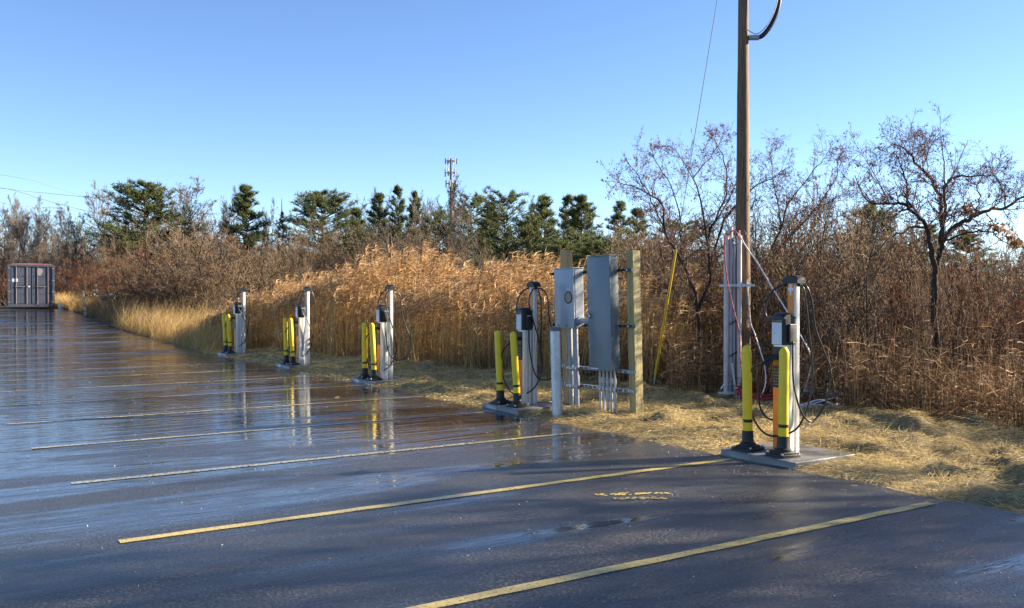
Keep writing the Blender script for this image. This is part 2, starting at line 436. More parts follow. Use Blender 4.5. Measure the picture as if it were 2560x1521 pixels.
# ------------------------------------------------------------------ ground, lot, verge
ulist = sorted(set([-400, -200, -100, -50, -25, -12] + [x * 0.5 for x in range(-23, 125)] + [70, 90, 130, 200, 400, 900]))
def sheet(us, vs, zf):
    mb = MB(); V = [tuple(W(u, v) + Vector((0, 0, zf(u, v)))) for u in us for v in vs]
    n = len(vs)
    mb.add(V, Q=[(i * n + j, i * n + j + 1, (i + 1) * n + j + 1, (i + 1) * n + j) for i in range(len(us) - 1) for j in range(n - 1)])
    return mb
tag(sheet(ulist, [-900, -400, -150, -45, -20, 0, 7, 12, 20, 40, 100, 300, 900], lambda u, v: -0.03).obj('ground', M['soil']), kind='structure')
rng = random.Random(5)
lot_us = [x * 0.25 for x in range(-48, 237)]
mb = MB(); V = []; vs = [-45, -20, -8, 0, 4, 6, None]
for u in lot_us:
    e = 7.17 + 0.07 * math.sin(u * 1.7) + 0.09 * rng.uniform(-1, 1) + 0.03 * math.sin(u * 5.1)
    for v in vs:
        V.append(tuple(W(u, e if v is None else v)))
n = len(vs)
mb.add(V, Q=[(i * n + j, i * n + j + 1, (i + 1) * n + j + 1, (i + 1) * n + j) for i in range(len(lot_us) - 1) for j in range(n - 1)])
tag(mb.obj('parking_lot', M['asphalt']), kind='structure')

LINE_U = [4.45 + 2.335 * k for k in range(-3, 22)]
def stripe(u, v0, v1, wd=0.095):
    mb = MB(); k = 26; rr = random.Random(int(u * 100)); V = []
    for i in range(k + 1):
        v = v0 + (v1 - v0) * i / k; j = rr.uniform(-.006, .006)
        V += [tuple(W(u - wd / 2 + j, v, .005)), tuple(W(u + wd / 2 + rr.uniform(-.006, .006), v, .005))]
    mb.add(V, Q=[(2 * i, 2 * i + 2, 2 * i + 3, 2 * i + 1) for i in range(k)])
    return mb
for u in LINE_U:
    tag(stripe(u, 1.15 - max(0, u - 9) * .045, 6.95 if u < 5 else (6.75 if 9 < u < 10 else 7.08)).obj('stall_line', M['line'] if u < 8 else M['far_line']), kind='structure')
# worn stencil left of the near bay
mb = MB(); rr = random.Random(11)
ca = G(1512, 1243); cb = G(1685, 1239)
for i in range(105):
    t = rr.random(); row = rr.choice((0, 1))
    if row and t > .75: continue
    c = ca.lerp(cb, t); u, v = UV(c.x, c.y)[1], 0
    u = -SU * c.x + CU * c.y; v = CU * c.x + SU * c.y
    u += (-.13 if row else .07) + rr.uniform(-.04, .04); v += rr.uniform(-.02, .02)
    k = rr.randint(4, 6); a0 = rr.random() * 6
    V = [tuple(W(u + rr.uniform(.006, .022) * math.cos(a0 + j * 6.283 / k), v + rr.uniform(.01, .04) * math.sin(a0 + j * 6.283 / k), .005 + i * 1e-5)) for j in range(k)]
    mb.add(V, P=[list(range(k))])
tag(mb.obj('worn_paint_marking', M['line']), kind='structure')
# grit on the lot
mb = MB(); nr = np.random.default_rng(4)
k = 1500
uu_ = 2 + 22 * nr.random(k) ** 1.7; vv_ = np.where(nr.random(k) < .6, 7.1 - nr.exponential(1.2, k), nr.uniform(-3, 7, k))
for u, v in zip(uu_, vv_):
    s_ = nr.uniform(.0018, .006); p = W(u, v, s_ * .5)
    d = nr.uniform(.6, 1.3, 3) * s_
    mb.add([(p.x - d[0], p.y, p.z), (p.x, p.y - d[1], p.z), (p.x + d[0], p.y + .002, p.z), (p.x, p.y + d[1], p.z), (p.x, p.y, p.z + d[2]), (p.x, p.y, p.z - d[2])],
           T=[(0, 1, 4), (1, 2, 4), (2, 3, 4), (3, 0, 4), (1, 0, 5), (2, 1, 5), (3, 2, 5), (0, 3, 5)])
tag(mb.obj('loose_gravel', mat_plain('pale_grit', (0.42, 0.41, 0.38), 0.7, 0, .3, 3, .02)), kind='stuff')

def vedge(u):                    # where the standing vegetation starts
    if u < 14: return 11.1 - 0.035 * (u - 5)
    if u < 30: return 10.8 - 0.15 * (u - 14)
    return max(8.0, 8.4 - .02 * (u - 30))
LA = np.array([(nr.uniform(-9, 30), nr.uniform(7.45, 11.3), nr.uniform(.07, .16), nr.uniform(.03, .12), nr.uniform(.2, .6), nr.normal(.4, .8)) for _ in range(330)])
def lumpv(u, v):                 # raked ridges of cut straw: elongated bumps
    u = np.asarray(u, float)[..., None]; v = np.asarray(v, float)[..., None]
    du, dv = u - LA[:, 0], v - LA[:, 1]; c, s_ = np.cos(LA[:, 5]), np.sin(LA[:, 5])
    a_, b_ = du * c + dv * s_, -du * s_ + dv * c
    return (LA[:, 3] * np.exp(-(a_ / LA[:, 4]) ** 2 - (b_ / LA[:, 2]) ** 2)).sum(-1)
def lump(u, v): return float(lumpv(u, v))
def vz(u, v):
    e = min(max((v - 7.15) / .5, 0), 1)
    base = -0.02 + 0.05 * e + e * lump(u, v) + .06 * min(max((v - 9) / 3, 0), 1)
    for pu in PADS:
        if pu - .7 < u < pu + .75 and v < 8.45: base = min(base, 0.02)
    return base
ST_U = [6.62, 11.57, 16.63, 21.26, 26.44]
PADS = ST_U
vus = [x * .12 for x in range(-110, 300)]; vvs = [7.1 + .11 * i for i in range(46)]
tag(sheet(vus, vvs, vz).obj('verge', M['verge'], smooth=True), kind='structure')

# ribbons for grass blades, vectorised
def ribbons(P0, D, L, wd, bend, k=2, seed=0, droop=1.0):
    """B blades from P0 along D, bending towards 'bend' vectors; returns verts, quads"""
    r = np.random.default_rng(seed); B = len(P0)
    D = D / np.linalg.norm(D, axis=1, keepdims=True)
    side = np.cross(D, r.normal(size=(B, 3))); side /= np.linalg.norm(side, axis=1, keepdims=True) + 1e-9
    V = np.zeros((B, k + 1, 2, 3)); p = P0.copy(); d = D.copy()
    for i in range(k + 1):
        wv = wd * (1 - (i / k) * .75)
        V[:, i, 0] = p - side * wv[:, None] / 2; V[:, i, 1] = p + side * wv[:, None] / 2
        d = d + bend * (droop / k); d /= np.linalg.norm(d, axis=1, keepdims=True)
        p = p + d * (L / k)[:, None]
    idx = np.arange(B)[:, None] * (2 * (k + 1)) + (np.arange(k) * 2)[None, :]
    Q = np.stack([idx, idx + 1, idx + 3, idx + 2], axis=-1).reshape(-1, 4)
    return V.reshape(-1, 3), Q

def wpts(u, v, z):
    out = np.zeros((len(u), 3)); out[:, 0] = -SU * u + CU * v; out[:, 1] = CU * u + SU * v
    s = np.clip((u - 29) / 31, 0, 1); out[:, 2] = .96 * s ** 1.5 + z
    return out
def straw():
    mb = MB(); r = np.random.default_rng(21)
    k = 165000
    u = -4 + 33 * r.random(k) ** 1.5; v = 7.13 + (r.random(k) ** .95) * 4.1
    v -= (r.random(k) < .07) * r.exponential(.22, k)
    ok = np.ones(k, bool)
    for pu in PADS: ok &= ~((u > pu - .47) & (u < pu + .6) & (v < 8.27) & (r.random(k) > .015))
    ok &= v < np.array([vedge(x) + .5 for x in u])
    u, v = u[ok], v[ok]; k = len(u)
    z = np.zeros(k)
    for i in range(0, k, 4000):
        z[i:i + 4000] = lumpv(u[i:i + 4000], v[i:i + 4000])
    e = np.clip((v - 7.15) / .5, 0, 1)
    zz = -.015 + .05 * e + e * z + .06 * np.clip((v - 9) / 3, 0, 1)
    for pu in PADS: zz = np.where((u > pu - .7) & (u < pu + .75) & (v < 8.45), np.minimum(zz, .02), zz)
    # flow direction of the cut straw swirls slowly over the ground
    ang = 2.2 * np.sin(u * 1.3 + 1.7 * np.sin(v * 1.9)) + 1.2 * np.sin(v * 2.7 + u * .6) + r.normal(0, .75, k)
    lift = np.abs(r.normal(.12, .22, k))
    D = np.stack([np.cos(ang), np.sin(ang), lift], 1)
    L = r.uniform(.04, .16, k); L[r.random(k) < .04] *= 2; wd = r.uniform(.002, .0042, k) * (1 + np.clip(u - 4, 0, 30) / 10)
    bend = np.stack([r.normal(0, .35, k), r.normal(0, .35, k), -r.uniform(.1, .5, k)], 1)
    V, Q = ribbons(wpts(u, v, zz + r.uniform(0, .035, k)), D, L, wd, bend, 2, 3)
    mb.add(V, Q=Q)
    # upright tufts
    k = 22000
    cu = r.uniform(-3, 28, 900); cv = r.uniform(7.6, 11, 900)
    j = r.integers(0, 900, k); u = cu[j] + r.normal(0, .07, k); v = cv[j] + r.normal(0, .07, k)
    ok = np.ones(k, bool)
    for pu in PADS: ok &= ~((u > pu - .47) & (u < pu + .6) & (v < 8.27))
    u, v = u[ok], v[ok]; k = len(u)
    z = np.array([max(0, lump(a, b)) for a, b in zip(u, v)])
    D = np.stack([r.normal(0, .6, k), r.normal(0, .6, k), np.ones(k)], 1)
    bend = np.stack([r.normal(0, .6, k), r.normal(0, .6, k), -r.uniform(.2, 1.2, k)], 1)
    V, Q = ribbons(wpts(u, v, z + .03), D, r.uniform(.05, .17, k), r.uniform(.002, .0045, k) * (1 + u.clip(0) / 20), bend, 3, 5)
    mb.add(V, Q=Q)
    return mb
tag(straw().obj('straw_litter', M['straw']), kind='stuff')

# ------------------------------------------------------------------ reeds and tall grass
def reeds(u, v, h, lean, seed, thick=.006, leaves=4, plume=True, leafL=.45, far=None):
    """returns (stems+leaves MB, plumes MB)"""
    r = np.random.default_rng(seed); B = len(u)
    P0 = wpts(u, v, -.02)
    ld = np.stack([lean * (1 + r.normal(0, .5, B)) + r.normal(0, .05, B), r.normal(0, .07, B), np.zeros(B)], 1)
    D = np.stack([r.normal(0, .07, B), r.normal(0, .07, B), np.ones(B)], 1)
    wild = r.random(B) < .07
    D[wild] += np.stack([r.normal(0, .5, wild.sum()), r.normal(0, .5, wild.sum()), np.zeros(wild.sum())], 1)
    k = 4; pts = [P0]; p = P0; d = D / np.linalg.norm(D, axis=1, keepdims=True)
    dist = np.linalg.norm(P0[:, :2], axis=1)
    tk = thick * (1 + np.clip(dist - 14, 0, 60) / 28)
    for i in range(k):
        d = d + ld / k * (1 + i * .35); d /= np.linalg.norm(d, axis=1, keepdims=True)
        p = p + d * (h / k)[:, None]; pts.append(p)
    pts = np.stack(pts, 1)
    mb = MB()
    ref = r.normal(size=(B, 3)); a = np.cross(d, ref); a /= np.linalg.norm(a, axis=1, keepdims=True); b = np.cross(d, a)
    V = np.zeros((B, k + 1, 3, 3))
    for i in range(k + 1):
        rad = tk * (1 - .55 * i / k)
        for s in range(3):
            an = 2.094 * s
            V[:, i, s] = pts[:, i] + (a * math.cos(an) + b * math.sin(an)) * rad[:, None]
    base = np.arange(B)[:, None, None] * (3 * (k + 1)) + (np.arange(k) * 3)[None, :, None]
    sidx = np.arange(3)[None, None, :]
    s2 = (sidx + 1) % 3
    Q = np.stack([base + sidx, base + s2, base + s2 + 3, base + sidx + 3], -1).reshape(-1, 4)
    mb.add(V.reshape(-1, 3), Q=Q)
    if leaves:
        n = B * leaves; j = np.repeat(np.arange(B), leaves)
        t = r.uniform(.12, .92, n) * k; i0 = np.floor(t).astype(int).clip(0, k - 1); f = (t - i0)[:, None]
        P = pts[j, i0] * (1 - f) + pts[j, i0 + 1] * f
        an = r.normal(0, 1.2, n)
        DD = np.stack([np.cos(an), np.sin(an), r.uniform(.3, 1.6, n)], 1)
        bend = np.stack([np.full(n, .3), np.zeros(n), -r.uniform(.6, 2.2, n)], 1)
        V, Q = ribbons(P, DD, r.uniform(.4, 1, n) * leafL, r.uniform(.008, .018, n) * (1 + np.clip(dist[j] - 14, 0, 60) / 40), bend, 2, seed + 1)
        mb.add(V, Q=Q)
    mp = MB()
    if plume is not False:
        sel = np.where(r.random(B) < plume)[0]; m = 13; j = np.repeat(sel, m); n = len(j)
        tip = pts[j, k]; down = pts[j, k - 1] - tip
        down /= np.linalg.norm(down, axis=1, keepdims=True)
        P = tip + down * r.uniform(-.03, .22, n)[:, None]
        one = np.repeat(r.uniform(.6, 1.5, len(sel)), m)
        DD = -down + np.stack([r.normal(.3, .45, n), r.normal(0, .4, n), r.normal(.1, .3, n)], 1)
        bend = np.stack([np.full(n, .75), r.normal(0, .3, n), -r.uniform(.5, 1.5, n)], 1)
        V, Q = ribbons(P, DD, r.uniform(.09, .26, n) * one, r.uniform(.014, .036, n) * (1 + np.clip(dist[j] - 20, 0, 60) / 60), bend, 2, seed + 2)
        mp.add(V, Q=Q)
    return mb, mp
def scatter_uv(n, u0, u1, depth, seed, front=.35, voff=0.0):
    r = np.random.default_rng(seed); u = r.uniform(u0, u1, n)
    f = r.random(n); dv = np.where(f < front, r.exponential(.35, n), r.uniform(0, depth, n))
    v = np.array([vedge(x) for x in u]) + voff + dv + .18 * np.sin(u * 2.1) + .12 * np.sin(u * 5.3)
    return u, v, dv
# the golden bed
r = np.random.default_rng(8)
u, v, dv = scatter_uv(4700, 15.5, 33.5, 3.4, 31, .16)
h = np.where(r.random(len(u)) < .78, r.uniform(1.95, 2.5, len(u)), r.uniform(1.1, 2.0, len(u))) * (0.66 + .36 * np.clip(dv / 2.0, 0, 1)) * np.clip(1.10 - np.abs(u - 24) / 30, .6, 1.1) * .86 * (1 + .10 * np.sin(u * 1.1) + .05 * np.sin(u * 3.1))
h *= np.clip(1 - (u - 28) / 16, .6, 1) * 1.24
a, b = reeds(u, v, h, .07, 101, .0055, 3, .7)
tag(a.obj('golden_reeds', M['reed']), kind='stuff'); tag(b.obj('reed_plumes', M['plume']), kind='stuff')
# the thin mixed stretch beside the cabinets
u, v, dv = scatter_uv(1500, 12.4, 16.5, 6.0, 32, .25)
h = r.uniform(1.2, 2.5, len(u)) * (0.7 + .3 * np.clip(dv / 2.5, 0, 1))
a, b = reeds(u, v, h, .10, 102, .0055, 4, .45)
tag(a.obj('mixed_reeds', M['reed']), kind='stuff'); tag(b.obj('sparse_plumes', M['plume']), kind='stuff')
# the brown stand on the right
u, v, dv = scatter_uv(8500, -7, 14.5, 4.5, 33, .26)
h = r.uniform(.7, 1.6, len(u)) * (0.66 + .34 * np.clip(dv / 3.5, 0, 1)) * (1 + .12 * np.sin(u * 1.7))
a, b = reeds(u, v, h, .03, 103, .0048, 5, False, .34)
tag(a.obj('brown_reeds', M['reed_brown']), kind='stuff')
# leaning broken stalks at the front of the brown stand
u = r.uniform(-4, 30, 900); v = np.array([vedge(x) for x in u]) - r.uniform(-.5, .15, 900)
an = r.normal(0, 1.3, 900)
V, Q = ribbons(wpts(u, v, r.uniform(0, .3, 900)), np.stack([np.cos(an) * 1.2, np.sin(an) * .7, r.uniform(.1, 1.4, 900)], 1), r.uniform(.4, 1.1, 900), r.uniform(.006, .011, 900), r.normal(0, .25, (900, 3)), 3, 7)
tag(MB().add(V, Q=Q).obj('broken_stalks', M['reed_brown']), kind='stuff')
# golden tall grass arching over the far edge of the lot
def tallgrass(n, u0, u1, v0, v1, h0, h1, seed, lean, wd=.012):
    r = np.random.default_rng(seed); nc = n // 22
    cu = r.uniform(u0, u1, nc); cv = v0 + (v1 - v0) * r.random(nc) ** 1.3; ch = r.uniform(.7, 1.15, nc)
    j = r.integers(0, nc, n); u = cu[j] + r.normal(0, .16, n); v = cv[j] + r.normal(0, .13, n)
    v = np.maximum(v, 7.22 + r.random(n) * .1)
    L = r.uniform(h0, h1, n) * ch[j]
    D = np.stack([r.normal(lean * .4, .35, n), r.normal(0, .3, n), np.ones(n)], 1)
    bend = np.stack([r.normal(lean, .5, n), r.normal(0, .4, n), -r.uniform(.2, 1.0, n)], 1)
    V, Q = ribbons(wpts(u, v, -.02), D, L, r.uniform(.6, 1.3, n) * wd, bend, 3, seed + 1)
    return MB().add(V, Q=Q)
tag(tallgrass(15000, 28.0, 45, 7.35, 10.8, .7, 1.5, 51, .7).obj('golden_grass', M['grass_gold']), kind='stuff')
tag(tallgrass(8500, 38, 60, 7.5, 12, .6, 1.45, 52, .3, .016).obj('olive_grass', M['grass_dull']), kind='stuff')
tag(tallgrass(5200, 58, 68, -8, 10, .4, 1.1, 53, .2, .02).obj('rough_grass', M['grass_gold']), kind='stuff')
tag(tallgrass(5000, 14, 31, 10.2, 11.0, .3, .8, 54, .2, .01).obj('verge_grass', M['reed_brown']), kind='stuff')

# ------------------------------------------------------------------ branching plants
def nrm(a): return a / (np.linalg.norm(a, axis=-1, keepdims=True) + 1e-9)
def grow(start, d, L, rad, k, wig, up, r, tip=.35):
    pts = [start]; dirs = []; p = start; d = nrm(d)
    for i in range(k):
        d = nrm(d + r.normal(0, wig, d.shape) + np.array([0, 0, up]))
        dirs.append(d); p = p + d * (L / k)[:, None]; pts.append(p)
    dirs.append(d)
    rr = rad[:, None] * (1 - (1 - tip) * np.arange(k + 1) / k)[None, :]
    return np.stack(pts, 1), rr, np.stack(dirs, 1), L
def spawn(br, n, t0, t1, ang, lf, rf, r, flat=0.0, rmin=.002, anj=.25):
    pts, rr, dirs, L = br; B, k1 = pts.shape[:2]; k = k1 - 1
    j = np.repeat(np.arange(B), n); m = len(j)
    t = (t0 + (t1 - t0) * r.random(m)) * k; i0 = np.floor(t).astype(int).clip(0, k - 1); f = (t - i0)[:, None]
    P = pts[j, i0] * (1 - f) + pts[j, i0 + 1] * f
    d = dirs[j, i0]; q = r.normal(size=(m, 3)); q[:, 2] *= (1 - flat)
    q = nrm(q - d * (q * d).sum(1)[:, None])
    a = ang + r.normal(0, anj, m)
    nd = d * np.cos(a)[:, None] + q * np.sin(a)[:, None]
    LL = L[j] * lf * (1.15 - .65 * t / k) * r.uniform(.6, 1.3, m)
    ra = np.maximum((rr[j, i0]) * rf, rmin)
    return P, nd, LL, ra
def tubes(mb, br, n=3, rscale=1.0):
    pts, rr, dirs, L = br; B, k1 = pts.shape[:2]
    ref = nrm(np.cross(dirs[:, 0], np.array([.31, .77, .55]) + np.zeros((B, 3))))
    V = np.zeros((B, k1, n, 3))
    for i in range(k1):
        d = dirs[:, i]; a = nrm(ref - d * (ref * d).sum(1)[:, None]); b = np.cross(d, a)
        for s in range(n):
            an = 2 * math.pi * s / n
            V[:, i, s] = pts[:, i] + (a * math.cos(an) + b * math.sin(an)) * (rr[:, i] * rscale)[:, None]
    k = k1 - 1
    base = np.arange(B)[:, None, None] * (n * k1) + (np.arange(k) * n)[None, :, None]
    si = np.arange(n)[None, None, :]; s2 = (si + 1) % n
    mb.add(V.reshape(-1, 3), Q=np.stack([base + si, base + s2, base + s2 + n, base + si + n], -1).reshape(-1, 4))
def branch_points(br, n, r, t0=.2):
    pts = br[0]; B, k1 = pts.shape[:2]; k = k1 - 1
    j = r.integers(0, B, n); t = (t0 + (1 - t0) * r.random(n)) * k; i0 = np.floor(t).astype(int).clip(0, k - 1); f = (t - i0)[:, None]
    return pts[j, i0] * (1 - f) + pts[j, i0 + 1] * f
def leafmesh(P, size, r, k=1, hang=.4):
    n = len(P); D = r.normal(size=(n, 3)); D[:, 2] -= hang
    return ribbons(P, nrm(D), r.uniform(.6, 1.3, n) * size, r.uniform(.5, .9, n) * size * .7, np.zeros((n, 3)), k, int(r.integers(1e6)))

def bare_tree(seed, spread=.5, up=.10, n1=10, n2=8, n3=7, n4=4, trunk_frac=.95, rad=.012, twigR=.0011, t1=.3, wig=.10):
    """unit height tree: returns meshes trunk, crown"""
    r = np.random.default_rng(seed); trunk = MB(); crown = MB()
    t = grow(np.array([[0, 0, 0.]]), np.array([[.03, 0, 1.]]), np.array([trunk_frac]), np.array([rad]), 9, .05, .05, r, .15)
    tubes(trunk, t, 8)
    l1 = grow(*spawn(t, n1 * 2, t1, .97, spread, .50, .55, r), 6, wig, up, r, .3); tubes(trunk, l1, 5)
    l2 = grow(*spawn(l1, n2, .2, 1, .55, .45, .55, r, rmin=twigR * 1.5), 5, wig * 1.2, up * .9, r, .35); tubes(crown, l2, 3)
    l3 = grow(*spawn(l2, n3, .2, 1, .6, .5, .6, r, rmin=twigR * 1.1), 4, wig * 1.4, up * .6, r, .5); tubes(crown, l3, 3)
    l4 = grow(*spawn(l3, n4, .25, 1, .6, .55, .7, r, rmin=twigR), 2, wig * 1.6, up * .4, r, .6); tubes(crown, l4, 3)
    return trunk, crown
def norm_mesh(mbs):              # rescale so height = 1 and mean radius known
    zmax = float(np.percentile(np.concatenate([np.concatenate(m.v) for m in mbs if m.v])[:, 2], PCT[0]))
    for m in mbs: m.v = [v / zmax for v in m.v]
    allv = np.concatenate([np.concatenate(m.v) for m in mbs if m.v])
    return float(np.percentile(np.abs(allv[:, 0]), 97))
PROTO = {}
PCT = [99.0]
def make_proto(key, parts):      # parts: list of (name, MB, mat, kind)
    hw = norm_mesh([p[1] for p in parts])
    PROTO[key] = (hw, [(p[0], p[1].mesh(p[0], p[2], True), p[3] if len(p) > 3 else None) for p in parts])
def plant(key, name, x, y, z, h, half_w, label, cat, group=None, rz=0.0, lean=0.0):
    hw, ms = PROTO[key]
    e = empty(name, (x, y, z), rz, label, cat, group)
    s_ = half_w / hw; e.scale = (s_, s_, h); e.rotation_euler = (0, lean, rz)
    for nm, me, kd in ms:
        o = bpy.data.objects.new(nm, me); col.objects.link(o); o.parent = e
        if kd: o['kind'] = kd
    return e
for i, (sd_, sp, up, mat) in enumerate(((1, .62, .13, 'bark_grey'), (2, .48, .12, 'bark_grey'), (3, .85, .05, 'bark_pale'), (4, .40, .14, 'bark_pale'))):
    a, b = bare_tree(sd_, sp, up, t1=.22 if i != 3 else .4)
    make_proto('bare%d' % i, [('trunk', a, M[mat]), ('crown', b, M[mat])])

PCT[0] = 99.9
def pine(seed, prof, droop=-.02, density=1.0, base=.12, nb=80, wide=.26, tuft=.034, gaps=.0):
    r = np.random.default_rng(seed); trunk = MB(); crown = MB()
    t = grow(np.array([[0, 0, 0.]]), np.array([[0, 0, 1.]]), np.array([1.]), np.array([.013]), 10, .02, .1, r, .12)
    tubes(trunk, t, 7)
    B = int(nb); lev = np.sort(base + (1 - base) * r.random(B) ** .9)
    lev = np.clip(np.round(lev * 19) / 19 + r.normal(0, .011, B), .02, .995)
    L = np.array([prof(x) for x in lev]) * wide * r.uniform(.55, 1.2, B)
    keep = r.random(B) > gaps; lev, L = lev[keep], L[keep]; B = len(lev)
    an = r.uniform(0, 2 * math.pi, B); zz = lev * t[0][0, -1, 2] * .985
    P = np.stack([np.interp(zz, t[0][0, :, 2], t[0][0, :, 0]), np.interp(zz, t[0][0, :, 2], t[0][0, :, 1]), zz], 1)
    D = np.stack([np.cos(an), np.sin(an), .16 + 1.2 * np.clip(lev - .6, 0, 1)], 1)
    l1 = grow(P, D, L, np.full(B, .0045), 5, .06, droop + .05, r, .25); tubes(trunk, l1, 4)
    l2 = grow(*spawn(l1, 7, .3, 1, .7, .36, .5, r, flat=.8, rmin=.0009), 3, .10, .10, r, .4); tubes(crown, l2, 3)
    l2b = l2
    foliage = MB()
    n = int(len(l2[0]) * 19 * density)
    P2 = np.concatenate([branch_points(l2b, n, r, .15), branch_points(l1, n // 5, r, .45)])
    m = len(P2)
    DD = r.normal(size=(m, 3)); DD[:, 2] = np.abs(DD[:, 2]) * .45 + .3
    V, Q = ribbons(P2, nrm(DD), r.uniform(.6, 1.2, m) * tuft, r.uniform(.10, .20, m) * tuft, r.normal(0, .3, (m, 3)), 1, seed + 9)
    foliage.add(V, Q=Q)
    return trunk, crown, foliage
def cone(x): return (1 - x) ** .7 + .06
def round_(x): return (max(0, 1 - ((x - .30) / .72) ** 2)) ** .7 + .04
def umb(x): return (max(0, 1 - ((x - .62) / .42) ** 2)) ** .6 * .95 + .05
for key, sd_, pf, kw, mt in (('pineA', 11, round_, dict(nb=190, wide=.42, density=.9, base=.03), 'needle'),
                             ('pineB', 12, cone, dict(nb=170, wide=.38, density=.8, base=.04), 'needle'),
                             ('pineC', 13, umb, dict(nb=120, wide=.38, density=.8, base=.14, gaps=.1), 'needle'),
                             ('pineD', 14, cone, dict(nb=140, wide=.36, density=.6, base=.08, gaps=.1), 'needle'),
                             ('spruce', 15, cone, dict(nb=70, wide=.30, density=.9, base=.1, gaps=.2), 'needle_dark')):
    a, b, c = pine(sd_, pf, **kw)
    make_proto(key, [('trunk', a, M['bark_dark']), ('branches', b, M['bark_dark'], 'stuff'), ('foliage', c, M[mt], 'stuff')])

PCT[0] = 96.0
def shrub(seed, stems=9, spread=.8, up=.05, n1=8, n2=7, n3=4, leaf=0, leafsize=.02, wig=.16, twigR=.0016):
    r = np.random.default_rng(seed); st = MB(); cr = MB(); lf = MB()
    an = r.uniform(0, 6.28, stems)
    D = np.stack([np.cos(an) * r.uniform(.1, spread, stems), np.sin(an) * r.uniform(.1, spread, stems), np.ones(stems)], 1)
    s0 = grow(np.stack([r.normal(0, .03, stems), r.normal(0, .03, stems), np.zeros(stems)], 1), D, r.uniform(.6, 1, stems), r.uniform(.006, .012, stems), 8, wig * .8, up * .4, r, .3)
    tubes(st, s0, 5)
    l1 = grow(*spawn(s0, n1, .15, 1, .75, .5, .5, r, rmin=twigR * 1.5), 5, wig * 1.2, up, r, .4); tubes(cr, l1, 3)
    l2 = grow(*spawn(l1, n2, .15, 1, .75, .5, .6, r, rmin=twigR), 4, wig * 1.5, up, r, .5); tubes(cr, l2, 3)
    l3 = grow(*spawn(l2, n3, .2, 1, .8, .5, .7, r, rmin=twigR * .85), 2, wig * 1.6, up, r, .6); tubes(cr, l3, 3)
    if leaf:
        P = branch_points(l3, leaf, r); V, Q = leafmesh(P, leafsize, r); lf.add(V, Q=Q)
    return st, cr, lf
for key, sd_, kw, m1, m2, m3 in (('shrubR', 21, dict(stems=13, up=.09, leaf=2300, leafsize=.017), 'bark_dark', 'twig_red', 'leaf_rust'),
                                 ('shrubB', 22, dict(stems=14, up=.08, leaf=1500, leafsize=.018), 'bark_dark', 'twig_brown', 'leaf_dead'),
                                 ('shrubC', 23, dict(stems=13, spread=1.0, n3=5, up=.07, twigR=.0022, wig=.2, leaf=700, leafsize=.015), 'bark_dark', 'twig_brown', 'leaf_rust'),
                                 ('shrubD', 25, dict(stems=9, spread=1.5, wig=.26, up=.02, n1=7, n2=6, n3=3, leaf=900, leafsize=.018, twigR=.0022), 'bark_dark', 'bark_dark', 'leaf_dead'),
                                 ('shrubG', 24, dict(stems=11, spread=.5, up=.1, leaf=0), 'bark_grey', 'bark_grey', None)):
    a, b, c = shrub(sd_, **kw)
    ps = [('stems', a, M[m1]), ('twigs', b, M[m2])]
    if m3: ps.append(('leaves', c, M[m3], 'stuff'))
    make_proto(key, ps)

rp = random.Random(77)
def bgtree(key, name, px, ytop, hwpx, Y, label, cat, group=None, rz=None, lean=0):
    x = (px - 1280) * Y / F; u = -SU * x + CU * Y
    z = terr(u) - .1
    top = EYE + (739 - ytop) * Y / F
    if 'pine' in key: hwpx *= 1.4
    return plant(key, name, x, Y, z, top - z, hwpx * Y / F, label, cat, group, rp.uniform(0, 6.28) if rz is None else rz, lean)

# pines on the skyline
PG = 'pines on the skyline'
for key, px, yt, hw, Y, lab in (
        ('pineA', 352, 450, 84, 72, 'large dense dark green pine, widest conifer at the left of the skyline'),
        ('pineB', 622, 462, 48, 74, 'olive green pine right of the round bare tree'),
        ('pineA', 815, 476, 82, 76, 'broad bushy pine left of centre, standing behind the brown shrubs'),
        ('pineD', 945, 480, 40, 84, 'thin ragged pine just right of the broad bushy pine'),
        ('pineD', 1002, 463, 30, 84, 'narrow pointed pine with the tallest tip left of the cell tower'),
        ('pineB', 1040, 478, 26, 90, 'slim faint pine between the pointed pine and the cell tower'),
        ('pineC', 1188, 478, 42, 80, 'open crowned pine just right of the cell tower'),
        ('pineC', 1272, 470, 56, 66, 'tall open pine with a rounded top and bare lower trunk above the reed plumes'),
        ('pineB', 1364, 488, 46, 70, 'pointed pine above the grey meter box'),
        ('pineD', 1412, 486, 34, 72, 'left one of the twin pines above the tall grey panel'),
        ('pineB', 1455, 488, 52, 64, 'right one of the twin pines above the tall grey panel, with low sweeping boughs'),
        ('pineD', 1552, 500, 44, 66, 'thin grey green pine behind the berry tree left of the utility pole'),
        ('pineC', 1690, 545, 60, 70, 'pine mostly hidden behind the berry tree twigs'),
        ('pineA', 2185, 505, 66, 66, 'olive pine rising behind the brown brush right of the charger'),
        ('pineD', 900, 520, 34, 78, 'short thin pine beside the broad bushy pine'),
        ('pineC', 1100, 520, 36, 74, 'low open pine left of the cell tower foot'),
        ('pineB', 1225, 520, 40, 74, 'lower pine between the two open crowned pines'),
        ('pineA', 1320, 540, 44, 66, 'dense low pine left of the pointed pine'),
        ('pineD', 1600, 520, 40, 76, 'faint pine behind the left part of the berry tree'),
        ('pineB', 2420, 575, 50, 90, 'small distant pine under the crown of the right hand crabapple'),
        ('pineB', 2330, 560, 40, 95, 'small distant pine behind the trunk of the right hand crabapple')):
    bgtree(key, 'pine_tree', px, yt, hw, Y, lab, 'pine tree', PG)
e = bgtree('spruce', 'spruce_tree', 705, 528, 24, 70, 'small dark spruce with a bare dead spike at its top', 'spruce tree')
sx = (705 - 1280) * 70 / F
top = S(705, 500, 70)
hw_, _ = PROTO['spruce']
